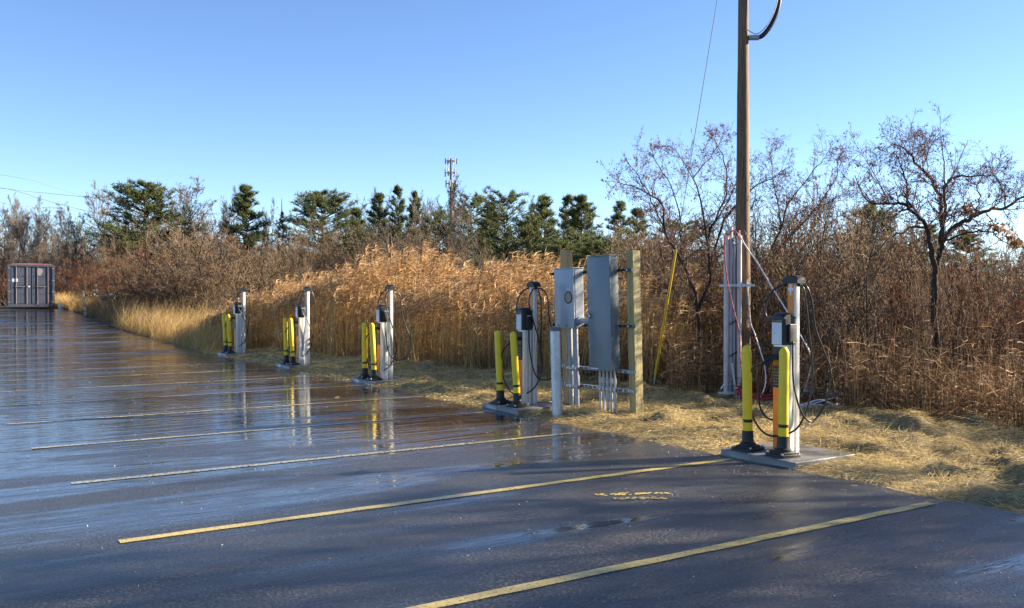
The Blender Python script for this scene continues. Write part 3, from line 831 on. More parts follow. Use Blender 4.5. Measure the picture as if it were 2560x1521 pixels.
mbk = MB().tube([(0, 0, .97), (0.0, 0, 1.13)], [.012, .004], 6)
mbk.obj('dead_spike', M['bark_dark'], e)

# low pines making the green mass under the twin pines
for px, yt, hw, Y, lab in ((1390, 600, 60, 58, 'low pine mass of green boughs directly behind the meter box'), (1500, 590, 62, 56, 'low green pine directly right of the tall grey panel'),
                           (1215, 640, 40, 60, 'short green pine over the right end of the reed plumes'), (1300, 650, 40, 60, 'short dark pine between the fourth charger and the meter box')):
    bgtree('pineA', 'young_pine', px, yt, hw, Y, lab, 'pine tree', 'young pines under the tall ones')

BG = 'bare trees on the skyline'
for key, px, yt, hw, Y, lab in (
        ('bare3', 18, 492, 46, 78, 'leftmost pale bare tree, cut by the left edge above the container'),
        ('bare3', 62, 510, 44, 70, 'slim pale tree rising right behind the container'),
        ('bare1', 100, 500, 40, 80, 'bare tree above the right half of the container'),
        ('bare0', 150, 512, 50, 76, 'grey spreading bare tree right of the container'),
        ('bare1', 200, 520, 40, 70, 'shorter grey tree left of the pale tall tree'),
        ('bare2', 262, 462, 56, 86, 'tall pale bare tree with wide thin limbs left of the large pine'),
        ('bare0', 474, 448, 80, 74, 'round crowned bare tree between the large pine and the olive pine'),
        ('bare1', 560, 470, 36, 80, 'slim bare tree left of the olive pine'),
        ('bare1', 662, 500, 30, 78, 'bare tree hard against the right side of the olive pine'),
        ('bare3', 890, 500, 30, 86, 'bare sapling between the broad pine and the thin ragged pine'),
        ('bare1', 965, 476, 34, 88, 'bare tree mixed with the thin ragged pines'),
        ('bare3', 1070, 486, 36, 84, 'bare tree immediately left of the cell tower'),
        ('bare0', 1135, 440, 52, 76, 'bare tree around the mast of the cell tower'),
        ('bare3', 1160, 500, 40, 70, 'thin bare tree just right of the cell tower mast'),
        ('bare1', 1225, 510, 34, 76, 'bare tree between the two open crowned pines'),
        ('bare0', 1330, 490, 36, 84, 'faint bare tree between the tall open pine and the pointed pine')):
    bgtree(key, 'bare_tree', px, yt, hw, Y, lab, 'bare tree', BG)

# shrub thicket between container and reeds
TG = 'thicket between the container and the reeds'
k = 0
for key, px, yt, hw, Y in (
        ('shrubR', 165, 640, 66, 62), ('shrubR', 235, 620, 74, 60), ('shrubB', 300, 590, 78, 62), ('shrubR', 385, 590, 80, 52), ('shrubC', 440, 560, 100, 48), ('shrubC', 500, 570, 110, 44),
        ('shrubR', 560, 580, 82, 50), ('shrubC', 610, 600, 90, 46), ('shrubB', 660, 590, 84, 52), ('shrubR', 300, 640, 70, 52), ('shrubR', 420, 640, 80, 46), ('shrubC', 520, 640, 84, 42), ('shrubB', 700, 610, 70, 48), ('shrubR', 20, 640, 60, 66),
        ('shrubG', 90, 600, 60, 68), ('shrubB', 10, 590, 60, 70), ('shrubB', 180, 580, 70, 70), ('shrubR', 350, 680, 60, 50)):
    bgtree(key, 'thicket_shrub', px, yt + 26, hw, Y, 'leafless reddish brown shrub tangled with its neighbours in the thicket between container and reeds', 'shrub', TG)
for key, px, yt, hw, Y in (('shrubB', 790, 556, 86, 58), ('shrubC', 880, 575, 80, 56), ('shrubG', 960, 560, 84, 60), ('shrubB', 1040, 570, 80, 58), ('shrubG', 1110, 575, 80, 56),
                           ('shrubB', 1180, 600, 76, 52), ('shrubB', 740, 590, 70, 54), ('shrubG', 1260, 630, 70, 50), ('shrubB', 930, 610, 80, 50), ('shrubG', 1010, 600, 70, 54)):
    bgtree(key, 'brown_shrub', px, yt + 16, hw, Y, 'grey brown leafless shrub in the row standing behind the reed plumes', 'shrub', 'shrubs behind the reed bed')
for key, px, yt, hw, Y, lab in (
        ('shrubR', 1600, 590, 76, 24, 'dark red shrub directly behind the green tinted wooden post'),
        ('shrubR', 1545, 640, 66, 28, 'dark red shrub right behind the tall grey panel'),
        ('shrubC', 1700, 590, 100, 20, 'brown tangled shrub behind the yellow guy wire guard'),
        ('shrubC', 1960, 528, 120, 18, 'wide tangled brown shrub behind the nearest charger'),
        ('shrubB', 2060, 520, 120, 20, 'tall brown shrub right of the nearest charger, below the olive pine'),
        ('shrubC', 2170, 550, 110, 18, 'tangled brown shrub left of the crabapple trunk'),
        ('shrubR', 2440, 615, 120, 16, 'reddish shrub with rust leaves under the crabapple crown'),
        ('shrubC', 2540, 620, 100, 18, 'brown shrub at the right edge of the photo'),
        ('shrubR', 2010, 720, 90, 15.5, 'low shrub with rust coloured leaves behind the charger cables'),
        ('shrubB', 1800, 620, 90, 24, 'brown shrub behind the conduits on the utility pole'),
        ('shrubB', 1420, 690, 60, 24, 'low brown shrub behind the meter box'),
        ('shrubC', 1290, 740, 50, 21, 'low dark shrub behind the fourth charger'),
        ('shrubB', 1890, 545, 100, 20, 'brown shrub straight behind the utility pole and the long white cable'),
        ('shrubR', 2250, 660, 90, 17, 'reddish shrub left of the crabapple trunk with rust leaves'),
        ('shrubB', 2360, 640, 90, 19, 'grey brown shrub right behind the crabapple trunk'),
        ('shrubR', 2560, 690, 90, 14.5, 'low rust coloured shrub cut by the right edge of the photo'),
        ('shrubB', 2320, 690, 90, 15, 'low brown brush around the crabapple trunk'),
        ('shrubC', 1930, 530, 110, 22, 'tall tangled brown shrub in line with the conduits and the charger'),
        ('shrubD', 2085, 560, 120, 19, 'black branched shrub reaching up left of the olive pine'),
        ('shrubC', 2230, 560, 110, 23, 'tall fine twigged shrub under the left limb of the crabapple'),
        ('shrubC', 1580, 600, 90, 26, 'brown tangled shrub above the greenish wooden post'),
        ('shrubD', 1985, 640, 120, 15.0, 'dark twisted shrub whose black branches curve behind the charger cap'),
        ('shrubD', 2120, 690, 130, 13.6, 'low black branched shrub right of the hanging charger cables'),
        ('shrubD', 2260, 760, 120, 13.2, 'low dark branches arching left of the crabapple trunk'),
        ('shrubD', 2430, 700, 130, 14.0, 'black arching branches right of the crabapple trunk'),
        ('shrubD', 1740, 660, 90, 17.5, 'dark twisted shrub between the guy wire guard and the conduits'),
        ('shrubC', 2110, 600, 120, 15.5, 'dark spreading shrub just right of the charger cables'),
        ('shrubB', 2010, 540, 110, 23, 'fine twigged brown shrub between the charger and the olive pine'),
        ('shrubC', 1760, 600, 100, 22, 'tangled shrub just left of the conduits'),
        ('shrubR', 1640, 560, 90, 27, 'tall red brown shrub between the wooden post and the guy wire guard'),
        ('shrubC', 2250, 590, 110, 21, 'tangled shrub between the olive pine and the crabapple trunk'),
        ('shrubB', 2480, 600, 110, 22, 'brown shrub filling the gap under the right limb of the crabapple')):
    bgtree(key, 'tangled_shrub', px, yt, hw, Y, lab, 'shrub', 'shrubs in the brown stand')

# far wood behind everything
def wood():
    r = np.random.default_rng(99); mb = MB()
    st, cr, lf = shrub(61, stems=10, spread=.6, up=.08, n1=8, n2=5, n3=2, twigR=.0035)
    norm_mesh([st, cr])
    Vs = np.concatenate(st.v + cr.v); Qs = []
    off = 0
    for m in (st, cr):
        Qs.append(np.concatenate(m.q) + off); off += m.n
    Qs = np.concatenate(Qs)
    for i in range(150):
        px = -250 + 3100 * i / 150 + r.uniform(-12, 12); Y = r.uniform(84, 115)
        x = (px - 1280) * Y / F
        yt = 600 + 25 * math.sin(px * .011) + r.uniform(-15, 25)
        if px > 1500: yt += 45
        h = EYE + (739 - yt) * Y / F
        a = r.uniform(0, 6.28); c, s_ = math.cos(a), math.sin(a); q = h * .75
        V = np.stack([(Vs[:, 0] * c - Vs[:, 1] * s_) * q + x, (Vs[:, 0] * s_ + Vs[:, 1] * c) * q + Y, Vs[:, 2] * h * 1.1 + .5], 1)
        mb.add(V, Q=Qs)
    return mb
tag(wood().obj('far_woodland', M['bark_grey']), kind='stuff')

# ------------------------------------------------------------------ crabapple trees with traced limbs
def traced_tree(name, limbs, Y, org, scale, label, cat, seed, n1=10, n2=8, n3=4, berries=2600, up=.03, L0=.9, leaves=0, ydev=.5, rs=.8, lowz=1.4, mat='bark_dark', mat2='twig_red'):
    r = np.random.default_rng(seed)
    tr = MB(); cr = MB(); allb = []
    base = None
    for pts, r0, r1, yd in limbs:
        P = []
        for i, (cx, cy) in enumerate(pts):
            t = i / (len(pts) - 1)
            P.append(S(org[0] + cx / scale, org[1] + cy / scale, Y + yd[0] + (yd[1] - yd[0]) * t))
        if base is None:
            base = P[0].copy(); base.z = 0; P[0].z = -.1
        P = [p - Vector((base.x, base.y, 0)) for p in P]
        sp = smoothpath(P, 4); m = len(sp)
        sp = [p + Vector(r.normal(0, .012, 3)) for p in sp]
        rad = [r0 + (r1 - r0) * i / (m - 1) for i in range(m)]
        rad = [q * rs for q in rad]; tr.tube(sp, rad, 7)
        A = np.array([tuple(p) for p in sp])
        # cut in chunks of 4 for spawning
        d = np.gradient(A, axis=0); d = nrm(d)
        for i in range(0, m - 4, 4):
            allb.append((A[i:i + 5], np.array(rad[i:i + 5]), d[i:i + 5], r0))
    pts = np.stack([b[0] for b in allb]); rr = np.stack([b[1] for b in allb]); dd = np.stack([b[2] for b in allb])
    low = pts[:, :, 2].mean(1)
    keep = (rr.mean(1) < .05) & (low > lowz)
    br = (pts[keep], rr[keep], dd[keep], np.full(int(keep.sum()), L0))
    l1 = grow(*spawn(br, n1, 0, 1, .85, .75, .35, r, rmin=.004), 6, .2, up, r, .4); tubes(cr, l1, 4)
    l2 = grow(*spawn(l1, n2, .15, 1, .8, .45, .6, r, rmin=.0026), 4, .22, up, r, .5); tubes(cr, l2, 3)
    l3 = grow(*spawn(l2, n3, .15, 1, .8, .5, .7, r, rmin=.0018), 2, .22, up, r, .6); tubes(cr, l3, 3)
    e = empty(name, (base.x, base.y, 0), 0, label, cat)
    tr.obj('trunk', M[mat], e, smooth=True); cr.obj('crown', M[mat2], e)
    if berries:
        P = np.concatenate([branch_points(l3, berries, r)]); P[:, 2] -= .018
        n = len(P); s_ = r.uniform(.007, .012, n)
        o = np.array([(1, 0, 0), (-1, 0, 0), (0, 1, 0), (0, -1, 0), (0, 0, 1), (0, 0, -1)])
        V = P[:, None, :] + o[None] * s_[:, None, None]
        T = np.array([(0, 2, 4), (2, 1, 4), (1, 3, 4), (3, 0, 4), (2, 0, 5), (1, 2, 5), (3, 1, 5), (0, 3, 5)])
        TT = (np.arange(n)[:, None, None] * 6 + T[None]).reshape(-1, 3)
        tag(MB().add(V.reshape(-1, 3), T=TT).obj('berries', M['berry'], e, smooth=True), kind='stuff')
    if leaves:
        lf = MB()
        for c in leaves:
            cp = S(org[0] + c[0] / scale, org[1] + c[1] / scale, Y) - Vector((base.x, base.y, 0))
            P = np.array(cp)[None] + r.normal(0, .045, (60, 3)); V, Q = leafmesh(P, .07, r, 1, .8); lf.add(V, Q=Q)
        tag(lf.obj('dead_leaf_clusters', M['leaf_dead'], e), kind='stuff')
    return e
L = [([(790, 1900), (800, 1480), (790, 1200), (800, 1080), (760, 900), (740, 800), (700, 720), (600, 620), (560, 590), (440, 580), (330, 590), (230, 520), (170, 380)], .095, .010, (0, -.6)),
     ([(800, 1120), (840, 950), (850, 850), (845, 700), (830, 520), (740, 380), (640, 270), (580, 190), (500, 130), (420, 160)], .075, .010, (.05, .5)),
     ([(850, 850), (870, 650), (865, 480), (900, 410), (1000, 375), (1150, 380), (1260, 375), (1340, 480)], .045, .008, (.05, -.5)),
     ([(850, 870), (950, 760), (1080, 690), (1200, 640), (1340, 615), (1484, 530), (1600, 430), (1750, 380)], .07, .012, (0, .6)),
     ([(600, 620), (575, 520), (580, 440), (540, 330), (510, 250), (470, 190)], .035, .008, (-.3, .2)),
     ([(865, 480), (862, 300), (850, 150), (830, 100)], .025, .006, (0, .3)),
     ([(1090, 690), (1140, 560), (1110, 450), (1060, 420)], .028, .007, (.2, .7)),
     ([(870, 880), (1050, 810), (1200, 800), (1320, 870), (1400, 950)], .030, .007, (0, -.8)),
     ([(720, 770), (560, 790), (450, 860), (300, 1000)], .034, .010, (0, -.7)),
     ([(1340, 615), (1330, 500), (1270, 400), (1230, 330), (1290, 280)], .022, .006, (.4, .9)),
     ([(440, 580), (380, 480), (300, 320), (200, 150)], .018, .005, (-.4, -.8)),
     ([(740, 380), (700, 300), (720, 200), (600, 90)], .018, .005, (.2, -.2))]
traced_tree('crabapple_tree', L, 14.4, (2080, 320), 3.0917, 'twisted leafless crabapple tree with a forked trunk at the right of the photo', 'tree', 5, 5, 8, 4, 3200, L0=.80, rs=.58, lowz=2.75,
            leaves=[(1040, 640), (1235, 765), (1300, 780), (1385, 840), (1420, 890)])
L = [([(480, 1100), (465, 900), (400, 690), (310, 540), (290, 400), (180, 330), (60, 290)], .05, .006, (0, -.6)),
     ([(465, 900), (520, 780), (520, 680), (530, 520), (600, 350), (590, 200), (545, 100)], .045, .006, (0, .5)),
     ([(520, 620), (480, 400), (440, 280), (340, 130)], .028, .005, (.2, -.3)),
     ([(310, 540), (260, 420), (200, 300), (130, 200)], .022, .005, (-.2, -.6)),
     ([(520, 700), (590, 480), (720, 330), (820, 280), (900, 220)], .03, .006, (.2, 1.0)),
     ([(530, 520), (640, 320), (700, 180)], .02, .005, (.3, .9)),
     ([(440, 280), (520, 180), (600, 60)], .015, .004, (-.1, .3)),
     ([(400, 690), (380, 560), (370, 400), (300, 250), (230, 150)], .022, .005, (0, .4))]
traced_tree('berry_tree', L, 17.0, (1500, 300), 1.903, 'leafless many stemmed berry tree left of the utility pole', 'tree', 6, 8, 8, 4, 4200, up=.05, L0=.85)
L = [([(700, 1100), (720, 900), (780, 700), (860, 520), (900, 400), (1000, 260), (1090, 150)], .04, .005, (0, -.5)),
     ([(780, 700), (900, 560), (1020, 430), (1120, 280), (1130, 190)], .028, .005, (0, .6)),
     ([(860, 520), (840, 380), (820, 260), (810, 130)], .02, .004, (0, .8)),
     ([(1000, 440), (1080, 400), (1180, 330)], .015, .004, (.4, .4))]
traced_tree('slender_tree', L, 18.0, (1500, 300), 1.903, 'slender leafless tree with fine red twigs right behind the utility pole', 'tree', 7, 9, 8, 4, 1800, up=.06, L0=.9)

for i, (u, v, h, hw, lab) in enumerate(((-.5, 18.5, 8.8, 2.4, 'slim bare tree just outside the right edge of the photo'), (-2.6, 15.6, 7.0, 2.2, 'short bare tree nearest the straw verge outside the right edge'), (-5.5, 18, 9.5, 2.6, 'slim tall bare tree outside the right edge'),(-3.5, 19, 9.0, 3.4, 'second bare tree outside the right edge of the photo'),
                                        (-9, 17, 8.5, 3.2, 'third bare tree outside the right edge of the photo'), (-6, 24, 11, 4, 'tallest bare tree outside the right edge of the photo'), (-14, 20, 10, 3.8, 'farthest bare tree outside the right edge of the photo'),
                                        (-8, 27, 12, 4.4, 'broad bare tree behind the others outside the right edge'),
                                        (-12, 15.5, 8, 3.0, 'bare tree close to the lot outside the right edge'), (-17, 26, 13, 4.6, 'large bare tree outside the right edge near the back'))):
    p = W(u, v); plant('bare%d' % (i % 3), 'bare_tree', p.x, p.y, -.1, h, hw, lab, 'bare tree', None, i * 1.3)
# ------------------------------------------------------------------ utility pole, guy, riser
pb = Vector((3.71, 14.8, 0)); 
pole = empty('utility_pole', pb, 0, 'tall round brown wooden utility pole behind the nearest charger', 'utility pole')
mb = MB(); mb.lathe([(.138 - .0045 * i + .002 * math.sin(i * 2.1), -.1 + i * .5) for i in range(22)], 26)
mb.obj('pole_shaft', M['pole_wood'], pole, smooth='auto')
# drip loop of service cable
P = [(.10, -.02, 5.83), (.20, -.03, 5.83), (.30, -.03, 5.86), (.42, -.02, 6.0), (.53, 0, 6.22), (.59, .02, 6.5), (.60, .03, 6.9), (.56, .04, 7.4), (.40, .04, 7.9), (.15, .02, 8.15)]
mb = MB(); mb.tube(smoothpath(P, 6), .038, 10); lp = mb.obj('drip_loop', M['cable'], pole, smooth=True)
mb = MB(); mb.tube([(.08, -.02, 5.83), (.24, -.03, 5.83)], .044, 12); mb.obj('cable_sleeve', M['pvc'], pole, smooth='auto')
mb = MB(); P2 = [(p[0] - .035, p[1] - .045, p[2] + .05) for p in P]; P2[0] = (.02, -.13, 5.93); mb.tube(smoothpath(P2, 6), .008, 6)
mb.obj('thin_wire', M['white_cable'], pole, smooth=True)
ga = G(1632, 978); gt = Vector((pb.x, pb.y, 9.0))
guy = empty('guy_wire', ga, 0, 'thin steel guy wire with a yellow plastic guard left of the utility pole', 'guy wire')
dv_ = gt - Vector((ga.x, ga.y, 0))
MB().tube([dv_ * .0, dv_], .006, 6).obj('wire', M['steel_wire'], guy)
d = dv_.normalized()
MB().tube([d * .30, d * 2.55], [.025, .022], 10).obj('guard', mat_plain('guard_plastic', (0.58, 0.38, 0.015), 0.45, 0, .1, 7, .03), guy, smooth='auto')
MB().tube([d * 0 + Vector((0, 0, -.1)), d * .30], .012, 6).obj('anchor_rod', M['galv'], guy, smooth='auto')

ris = empty('cable_riser', (0, 0, 0), 0, 'bundle of grey conduits strapped on struts beside the utility pole', 'conduits')
YR = 14.62
ris.location = ((1832 - 1280) * YR / F, YR, 0)
def rx(px): return (px - 1832) * YR / F
def rz(py): return EYE + (739 - py) * YR / F
for px, wpx, top, mt, dy in ((1815.5, 12.5, 590, 'pvc_light', 0), (1827, 12, 568, 'pvc', .04), (1837, 8, 610, 'pvc', .05), (1848, 12, 590, 'pvc_light', 0)):
    rr_ = wpx / 2 * YR / F; mb = MB()
    prof = [(rr_, -.08), (rr_, rz(top) - .14), (rr_ * 1.12, rz(top) - .135), (rr_ * 1.12, rz(top)), (rr_ * .8, rz(top)), (rr_ * .8, rz(top) - .1)] if mt == 'pvc_light' else [(rr_, -.08), (rr_, rz(top))]
    mb.lathe(prof, 18, rx(px), dy); mb.obj('conduit', M[mt], ris, smooth='auto')
for py, x0, x1 in ((714, 1797, 1884), (982, 1794, 1862)):
    mb = MB(); z = rz(py); mb.box(rx(x0), rx(x1), -.075, -.04, z - .02, z + .02)
    for q in range(6): mb.box(rx(x0 + 6 + q * (x1 - x0) / 6), rx(x0 + 10 + q * (x1 - x0) / 6), -.079, -.0752, z - .008, z + .008)
    mb.obj('strut', M['galv'], ris)
    for px in (1815.5, 1848):
        MB().box(rx(px - 8), rx(px + 8), -.0865, -.0805, z - .028, z + .028).obj('pipe_clamp', M['galv'], ris)
for py in (812, 892):
    mb = MB(); mb.tube([(rx(1822), -.055, rz(py)), (rx(1842), -.01, rz(py - 12))], .010, 6); mb.obj('black_strap', M['black'], ris)
for a, b, rr_ in (((1826, 908), (1837, 995), .022), ((1830, 983), (1842, 962), .014), ((1798, 972), (1806, 960), .012), ((1833, 998), (1839, 1005), .01), ((1808, 950), (1832, 945), .006), ((1808, 962), (1832, 958), .006)):
    mb = MB(); mb.tube([(rx(a[0]), -.11, rz(a[1])), (rx(b[0]), -.10, max(.02, rz(b[1])))], rr_, 4); mb.obj('loose_strut_offcut', M['galv'], ris)
mb = MB(); mb.lathe([(.02, .02), (.045, .03), (.05, .08), (.03, .11)], 12, rx(1845), -.12); mb.obj('white_cap', M['white_paint'], ris, smooth=True)

# loose communication cables
def cable(name, pts, rad, mat, label, n=7, extra=None, cat='cable'):
    mb = MB(); o0 = Vector(pts[0]); o0.z = 0
    mb.tube([p - o0 for p in smoothpath(pts, n)], rad, 7)
    e = empty(name, o0, 0, label, cat)
    mb.obj('cable_run', M[mat], e, smooth=True)
    if extra:
        mb = MB(); mb.tube([Vector(p) - o0 for p in smoothpath(extra, 5)], rad, 7); mb.obj('cable_coil', M[mat], e, smooth=True)
    return e
def coil(c, rx_, ry_, turns, seed, z0=.05, amp=.05):
    r = random.Random(seed); P = []
    for i in range(int(turns * 9)):
        a = i / 9 * 2 * math.pi; k = 1 + r.uniform(-.16, .16)
        P.append((c.x + rx_ * k * math.cos(a), c.y + ry_ * k * math.sin(a), z0 + r.uniform(0, amp) + amp * .5 * math.sin(a)))
    return P
cr_ = G(1905, 1012); cw = G(2022, 1030)
cable('red_cable', [S(1825, 600, 14.5), S(1818, 585, 14.5), S(1812, 590, 14.48), S(1812, 650, 14.46), S(1820, 710, 14.45), S(1833, 770, 14.44), S(1848, 830, 14.42), S(1852, 900, 14.3), S(1862, 985, 14.0), S(1880, 1003, 13.9)], .010, 'red_cable',
      'red cable looping down the conduits to a red coil behind the left bollard', extra=coil(cr_, .36, .28, 7, 3, .12, .14))
cable('red_cable', [S(1822, 588, 14.5), S(1830, 578, 14.5), S(1838, 579, 14.5), S(1846, 590, 14.5), S(1848, 600, 14.55)], .010, 'red_cable', 'short red cable arching across the tops of the conduits')
cable('white_cable', [S(1848, 577, 14.4), S(1850, 590, 14.4), S(1868, 622, 14.35), S(1895, 660, 14.3), S(1930, 718, 14.1), S(1965, 775, 13.9), S(2000, 836, 13.7), S(2024, 880, 13.6), S(2028, 915, 13.6), S(2012, 975, 13.6), S(1990, 1015, 13.6)], .010, 'white_cable',
      'white cable hanging in a long diagonal from the conduits to a white coil', extra=coil(cw, .45, .32, 6, 9, .13, .16))
cable('white_cable', [S(1868, 700, 14.62), S(1876, 800, 14.6), S(1886, 832, 14.5), S(1902, 880, 14.4), S(1912, 915, 14.3), S(1914, 960, 14.2), S(1900, 1000, 14.1)], .009, 'white_cable', 'white cable dropping behind the utility pole towards the red coil')
cable('grey_wire', [S(1849, 570, 14.5), S(1862, 580, 14.5), S(1878, 620, 14.5), S(1890, 660, 14.5), S(1897, 720, 14.5), S(1905, 790, 14.5), S(1912, 900, 14.5)], .005, 'cable', 'thin dark wire hanging right of the utility pole', cat='wire')

# ------------------------------------------------------------------ chargers
def charger_parts(root, var, lod=False):
    H = 1.85
    # local: -y faces the lot, +x faces the camera side
    mb = MB(); prof = rrect(-.08, .08, -.10, .07, .03, 4); mb.prism(prof, 0, 1.19)
    mb.obj('column_body', M['white_metal'], root, smooth='auto')
    mb = MB()
    for sx in (-1, 1): mb.box(min(sx * .0805, sx * .079), max(sx * .0815, sx * .079), -.012, -.004, .02, 1.17)
    mb.obj('side_seam', M['panel_dark'], root)
    mb = MB(); mb.rbox(-.062, .062, -.108, -.101, .01, .665, .003, 2, 0); mb.obj('orange_front', M['orange'], root)
    mb = MB(); mb.rbox(-.066, .066, -.112, -.101, .67, 1.10, .004, 2, 0); bp = mb.obj('black_front', M['black'], root)
    mb = MB(); rr2 = random.Random(3)
    for i in range(6):
        z = .70 + i * .032
        for j in range(4):
            x = -.046 + j * .024; mb.box(x, x + rr2.uniform(.008, .017), -.1135, -.1121, z, z + .006)
    tag(mb.obj('instruction_print', M['sticker'], bp), kind='stuff')
    MB().box(-.058, .058, -.1135, -.1121, .90, .96).obj('amber_label', mat_amber, bp)
    # head
    mb = MB()
    prof = rrect(-.092, .092, -.118, .075, .035, 4); mb.prism(prof, 1.12, 1.395)
    hd_ = mb.obj('head_shell', M['black'], root, smooth='auto')
    mb = MB(); n = 10; V = []
    for i in range(n + 1):
        t = i / n; y = -.118 + .193 * t
        z = 1.396 + .062 * math.sin(math.pi * (.12 + .8 * t)) ** .8
        for x in (-.092, -.06, .06, .092):
            V.append((x, y, z - (.018 if abs(x) > .08 else 0)))
    Q = [(4 * i + j, 4 * i + j + 1, 4 * i + j + 5, 4 * i + j + 4) for i in range(n) for j in range(3)]
    m0 = len(V)
    for i in range(n + 1):
        y = -.118 + .193 * i / n
        V += [(-.092, y, 1.395), (.092, y, 1.395)]
    for i in range(n):
        Q += [(4 * i, 4 * i + 4, m0 + 2 * i + 2, m0 + 2 * i), (4 * i + 7, 4 * i + 3, m0 + 2 * i + 1, m0 + 2 * i + 3)]
    P_ = [[0, 1, 2, 3, m0 + 1, m0][::-1], [4 * n, 4 * n + 1, 4 * n + 2, 4 * n + 3, m0 + 2 * n + 1, m0 + 2 * n]]
    mb.add(V, Q=Q, P=P_); mb.obj('head_cap', M['black'], root, smooth='auto')
    MB().rbox(-.066, .066, -.124, -.1185, 1.125, 1.355, .003, 2, 0).obj('screen', M['screen'], root)
    MB().rbox(.0925, .118, -.06, .06, 1.15, 1.34, .012, 3, .004).obj('holster', M['black'], root, smooth='auto')
    MB().box(.1185, .123, -.05, .052, 1.330, 1.338).obj('holster_trim', M['white_paint'], root)
    MB().rbox(-.118, -.0925, -.06, .06, 1.15, 1.34, .012, 3, .004).obj('holster', M['black'], root, smooth='auto')
    # tall cable post behind
    mb = MB(); mb.prism(rrect(-.050, .050, .100, .190, .026, 4), 0, H - .075); mb.obj('tall_post', M['white_metal'], root, smooth='auto')
    MB().rbox(-.041, .041, .092, .0995, 1.44, H - .08, .003, 2, 0).obj('orange_strip', M['orange'], root)
    mb = MB(); mb.box(-.035, .035, .0875, .0915, H - .160, H - .130); mb.box(-.010, .012, .0877, .0914, H - .21, H - .161); mb.box(-.010, .012, .0877, .0914, H - .129, H - .092)
    mb.obj('plus_mark', M['white_paint'], root)
    mb = MB(); V = []; n = 12
    for i in range(n + 1):
        t = i / n; x = -.10 + .20 * t; z = H - .040 + .045 * math.sin(math.pi * t) ** .5
        V += [(x, .082, H - .082), (x, .080, z - .012), (x, .092, z), (x, .198, z), (x, .210, z - .012), (x, .208, H - .082)]
    Q = [(6 * i + j, 6 * i + (j + 1) % 6, 6 * i + 6 + (j + 1) % 6, 6 * i + 6 + j) for i in range(n) for j in range(6)]
    mb.add(V, Q=Q, P=[[0, 1, 2, 3, 4, 5][::-1], [6 * n + j for j in range(6)]]); mb.obj('post_cap', M['black'], root, smooth='auto')
    for sx in (-1, 1):
        mb = MB(); mb.tube([(sx * .07, .125, H - .10), (sx * .115, .125, H - .10)], .018, 8); mb.obj('cord_clamp', M['black'], root, smooth='auto')
    # plugs in front
    for sx in (-1, 1):
        mb = MB(); mb.tube([(sx * .02, -.112, .985), (sx * .02 - .01, -.15, 1.0), (sx * .03 - .03, -.19, .97), (sx * .03 - .07, -.24, .90)], [.022, .026, .022, .016], 8)
        mb.obj('charging_plug', M['black'], root, smooth='auto')
    # cables
    for nm, P in CABLES[var]:
        mb = MB(); mb.tube(smoothpath(P, 7), .0105, 8); mb.obj('charging_cable', M['cable'], root, smooth=True)
# cable shapes in local metres, three hangs
CABLES = {0: [('a', [(-.1, .125, 1.75), (-.16, .10, 1.74), (-.22, .04, 1.67), (-.24, -.01, 1.55), (-.23, -.03, 1.42), (-.115, -.02, 1.33)]),
              ('b', [(.11, .125, 1.75), (.135, .14, 1.70), (.145, .16, 1.55), (.155, .19, 1.3), (.17, .22, 1.0), (.18, .22, .7), (.17, .15, .45), (.15, .02, .25), (.05, -.12, .17), (-.08, -.2, .18), (-.18, -.26, .32), (-.24, -.29, .55), (-.24, -.30, .75), (-.16, -.28, .88), (-.05, -.25, .93)]),
              ('c', [(.11, .14, 1.75), (.14, .19, 1.72), (.16, .24, 1.55), (.17, .28, 1.3), (.20, .38, 1.05), (.22, .46, .85), (.22, .44, .62), (.20, .35, .42), (.19, .2, .31), (.18, .05, .42), (.14, -.02, .7), (.125, -.02, 1.0), (.12, -.01, 1.16)]),
              ('d', [(-.1, -.24, .90), (-.14, -.22, .75), (-.17, -.2, .5), (-.15, -.12, .35), (-.1, -.02, .3)])],
          1: [('a', [(-.1, .125, 1.75), (-.17, .10, 1.73), (-.22, .05, 1.66), (-.24, .0, 1.5), (-.20, -.02, 1.36), (-.115, -.02, 1.33)]),
              ('b', [(.11, .125, 1.75), (.13, .04, 1.72), (.14, -.03, 1.6), (.145, -.02, 1.45), (.15, .06, 1.2), (.155, .16, .9), (.16, .2, .6), (.15, .15, .38), (.12, .04, .22), (.03, -.08, .15), (-.1, -.18, .17), (-.19, -.26, .35), (-.22, -.3, .6), (-.18, -.29, .8), (-.05, -.25, .93)]),
              ('c', [(.11, .14, 1.75), (.13, .22, 1.73), (.14, .30, 1.62), (.15, .33, 1.3), (.16, .40, 1.05), (.17, .49, .82), (.17, .50, .6), (.16, .42, .42), (.15, .25, .36), (.15, .08, .45), (.13, .0, .75), (.125, -.02, 1.0), (.12, -.01, 1.16)]),
              ('e', [(.1, .16, 1.73), (.12, .2, 1.55), (.13, .2, 1.2), (.13, .18, .9), (.14, .2, .6)])],
          2: [('a', [(-.1, .125, 1.75), (-.18, .06, 1.73), (-.23, .0, 1.62), (-.2, -.02, 1.4), (-.115, -.02, 1.33)]),
              ('b', [(.11, .125, 1.75), (.13, .0, 1.70), (.14, -.07, 1.55), (.14, -.05, 1.3), (.15, .08, 1.05), (.155, .18, .8), (.15, .2, .5), (.13, .1, .28), (.04, -.06, .15), (-.1, -.2, .16), (-.2, -.28, .35), (-.23, -.33, .6), (-.18, -.31, .82), (-.05, -.25, .93)]),
              ('c', [(.11, .14, 1.75), (.13, .22, 1.72), (.14, .28, 1.5), (.14, .28, 1.2), (.15, .24, .8), (.15, .2, .5), (.14, .14, .36)])]}
mat_amber = mat_plain('amber_print', (0.25, 0.15, 0.03), 0.4, 0, .3, 12, .02)
